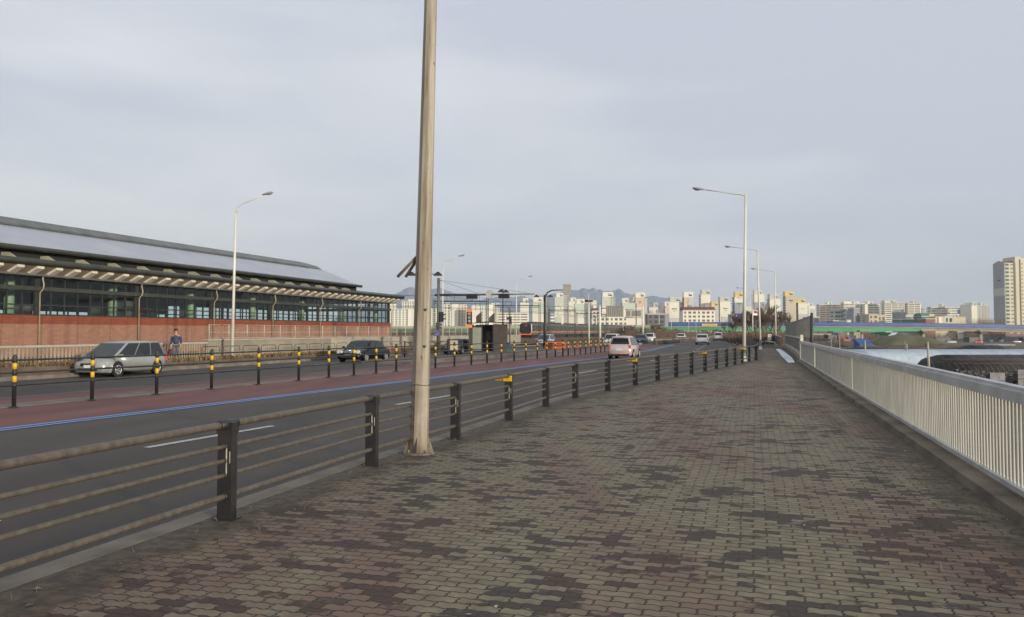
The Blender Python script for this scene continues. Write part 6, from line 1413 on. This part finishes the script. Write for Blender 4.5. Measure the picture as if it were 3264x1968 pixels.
# tall tower at the right edge, larger so its windows are separate parts
Y = 620; bt = thing('apartment_tower', 'tall apartment tower with shade-grey gable and cream balcony front at the right edge', 'apartment block', ((3205-1632)/FPX*Y, Y, GZ))
pw = Y/FPX; H0 = at(3205,838,Y).z-GZ; H1 = at(3230,819,Y).z-GZ
Wgg = wm('gable_shade_grey', (.36,.36,.36)); Wcf = wm('cream_front', (.56,.52,.40))  # gable grey paints in the shade of the side away from the sun
bxp('gable_wall', Wgg, bt, ((.3,7.6,H0/2),(.6,14.6,H0))); mb = MB(); mb.loft([[(x,.3,H0),(x,14.9,H0),(x,7.6,H0+2.0)] for x in (0,.6)], smooth=False); mb.build('gable_top', Wgg, bt)
bxp('wall', Wcf, bt, ((4.0,7.6,H0/2),(6.8,14.8,H0)))
bxp('roof', Wrr, bt, ((4.0,7.6,H0+.5),(7.2,11,1.2)))
bxp('stair_tower', Wcf, bt, ((9.6,7,H1/2),(4.4,15.4,H1)), ((16.5,8,H1/2-.5),(9.4,14,H1-1)))
bxp('brown_fin', Wt, bt, ((7.45,-.1,H0/2),(.5,1.2,H0)), ((11.2,-1.0,H1/2-1),(.5,1.2,H1-2)))
fh = H0/20
for k in range(20):
    z = fh*(k+.5)
    bxp('balcony_window', Wgl, bt, ((2.0,.12,z),(2.3,.2,fh*.55))); bxp('small_window', Wbr, bt, ((5.4,.12,z),(1.7,.2,fh*.26)))
    if k%1 == 0: bxp('stair_window', Wbr, bt, ((13.4,.9,z+.6),(.9,.3,fh*.3)))
mb = MB(); mb.loft([[Vector((x, 5.2, H0*.80)), Vector((x, 9.0, H0*.845)), Vector((x, 7.2, H0*.82))] for x in (-.12,0)], smooth=False); mb.box((-.06,7.2,H0*.775),(.12,3.4,.9)); mb.build('blue_logo', Wbl, bt)
bxp('pale_patch', Wlg, bt, ((-.05,7.6,H0*.62),(.1,14.6,H0*.10)))
mb = MB()
rg = []
for k in range(9):
    a = math.pi*.5*k/8; rg.append([Vector((x, 14.4-math.cos(a)*(13.2 if r_ else 11.2), math.sin(a)*(13.5 if r_ else 11.5)+.2)) for x in (-.14,-.02) for r_ in (0,1)])
mb.loft([[r[0],r[1],r[3],r[2]] for r in rg], smooth=False); mb.build('brown_arch', Wt, bt)
mb = MB()
brush('brush', [V(3085,560,GZ),V(3150,560,GZ),V(3182,560,GZ)], 1600, 6, 15.0, 9, 'dark bare trees at the foot of the tall tower')

# ---------------------------------------------------------------- mountains
prof = [(1120,985),(1180,965),(1245,946),(1290,922),(1310,914),(1335,925),(1360,930),(1390,918),(1410,921),(1450,936),(1500,945),(1530,958),(1560,950),(1600,946),(1640,948),(1665,944),(1700,956),(1740,944),(1755,939),(1790,930),(1828,924),(1845,925),(1860,918.5),(1875,923),(1890,918),(1905,925),(1922,928),(1951,928),(1965,923),(1975,920.5),(1985,928),(1992,934),(2015,939),(2031,941),(2055,947),(2080,944.5),(2117,950),(2136,952),(2165,962),(2200,972),(2260,985),(2340,996),(2440,1012),(2600,1030),(2800,1040),(3300,1045)]
def ridge_y(x):
    for (a, ya), (b, yb) in zip(prof, prof[1:]):
        if a <= x <= b: return ya+(yb-ya)*(x-a)/(b-a)
    return 1045
rs = random.Random(77); mb = MB(); cols = []; MY = 8000
xs = [1120+i*5 for i in range(int((3300-1120)/5))]; nr = 13; prevn = [0]*nr
for x in xs:
    zr = at(x, ridge_y(x), MY).z+rs.uniform(-5,5); c_ = []
    for k in range(nr):
        u = k/(nr-1); Yk = MY-1700*(1-u)**1.0; prevn[k] = prevn[k]*.82+rs.uniform(-1,1)*.42
        z = GZ+(zr-GZ)*(u**1.15); z += prevn[k]*42*math.sin(math.pi*u)*(zr/400); 
        if k == nr-1: z = zr
        c_.append(Vector(((x-1632)/FPX*MY*(1+.0*u), Yk+prevn[k]*60, max(GZ-2, z))))
    c_.append(Vector((c_[-1].x, MY+900, zr*.4))); c_.append(Vector((c_[-1].x, MY+1700, GZ-2))); cols.append(c_)
mb.loft(cols, cap=False, closed=False, smooth=False)
g = G('haze_tinted_rock', .95)
c = g.mix(g.ramp(g.noise(.004, 8, rough=.65), .42, .6), (.10,.135,.21), (.15,.18,.25)); c = g.mix(g.ramp(g.noise(.011, 6, rough=.7), .60, .68, 0, .7), c, (.42,.42,.44)); M_mt = g.done(c)  # blue of the distant haze is mixed into the rock colour
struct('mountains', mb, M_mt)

# ---------------------------------------------------------------- haze
mb = MB(); mb.add([(x, y, z) for z in (GZ-3, 640) for x, y in ((-5000,-300),(5500,-300),(9000,10500),(-5000,10500))], [(3,2,1,0),(4,5,6,7),(0,1,5,4),(1,2,6,5),(2,3,7,6),(3,0,4,7)])
hm = bpy.data.materials.new('haze_air'); hm.use_nodes = True; t_ = hm.node_tree; t_.nodes.clear()
o_ = t_.nodes.new('ShaderNodeOutputMaterial'); pv = t_.nodes.new('ShaderNodeVolumePrincipled'); pv.inputs['Color'].default_value = (.78,.89,1.0,1); pv.inputs['Density'].default_value = 1.15e-4; pv.inputs['Anisotropy'].default_value = .1
t_.links.new(pv.outputs[0], o_.inputs['Volume'])
tag(mb.build('haze', hm), kind='stuff')
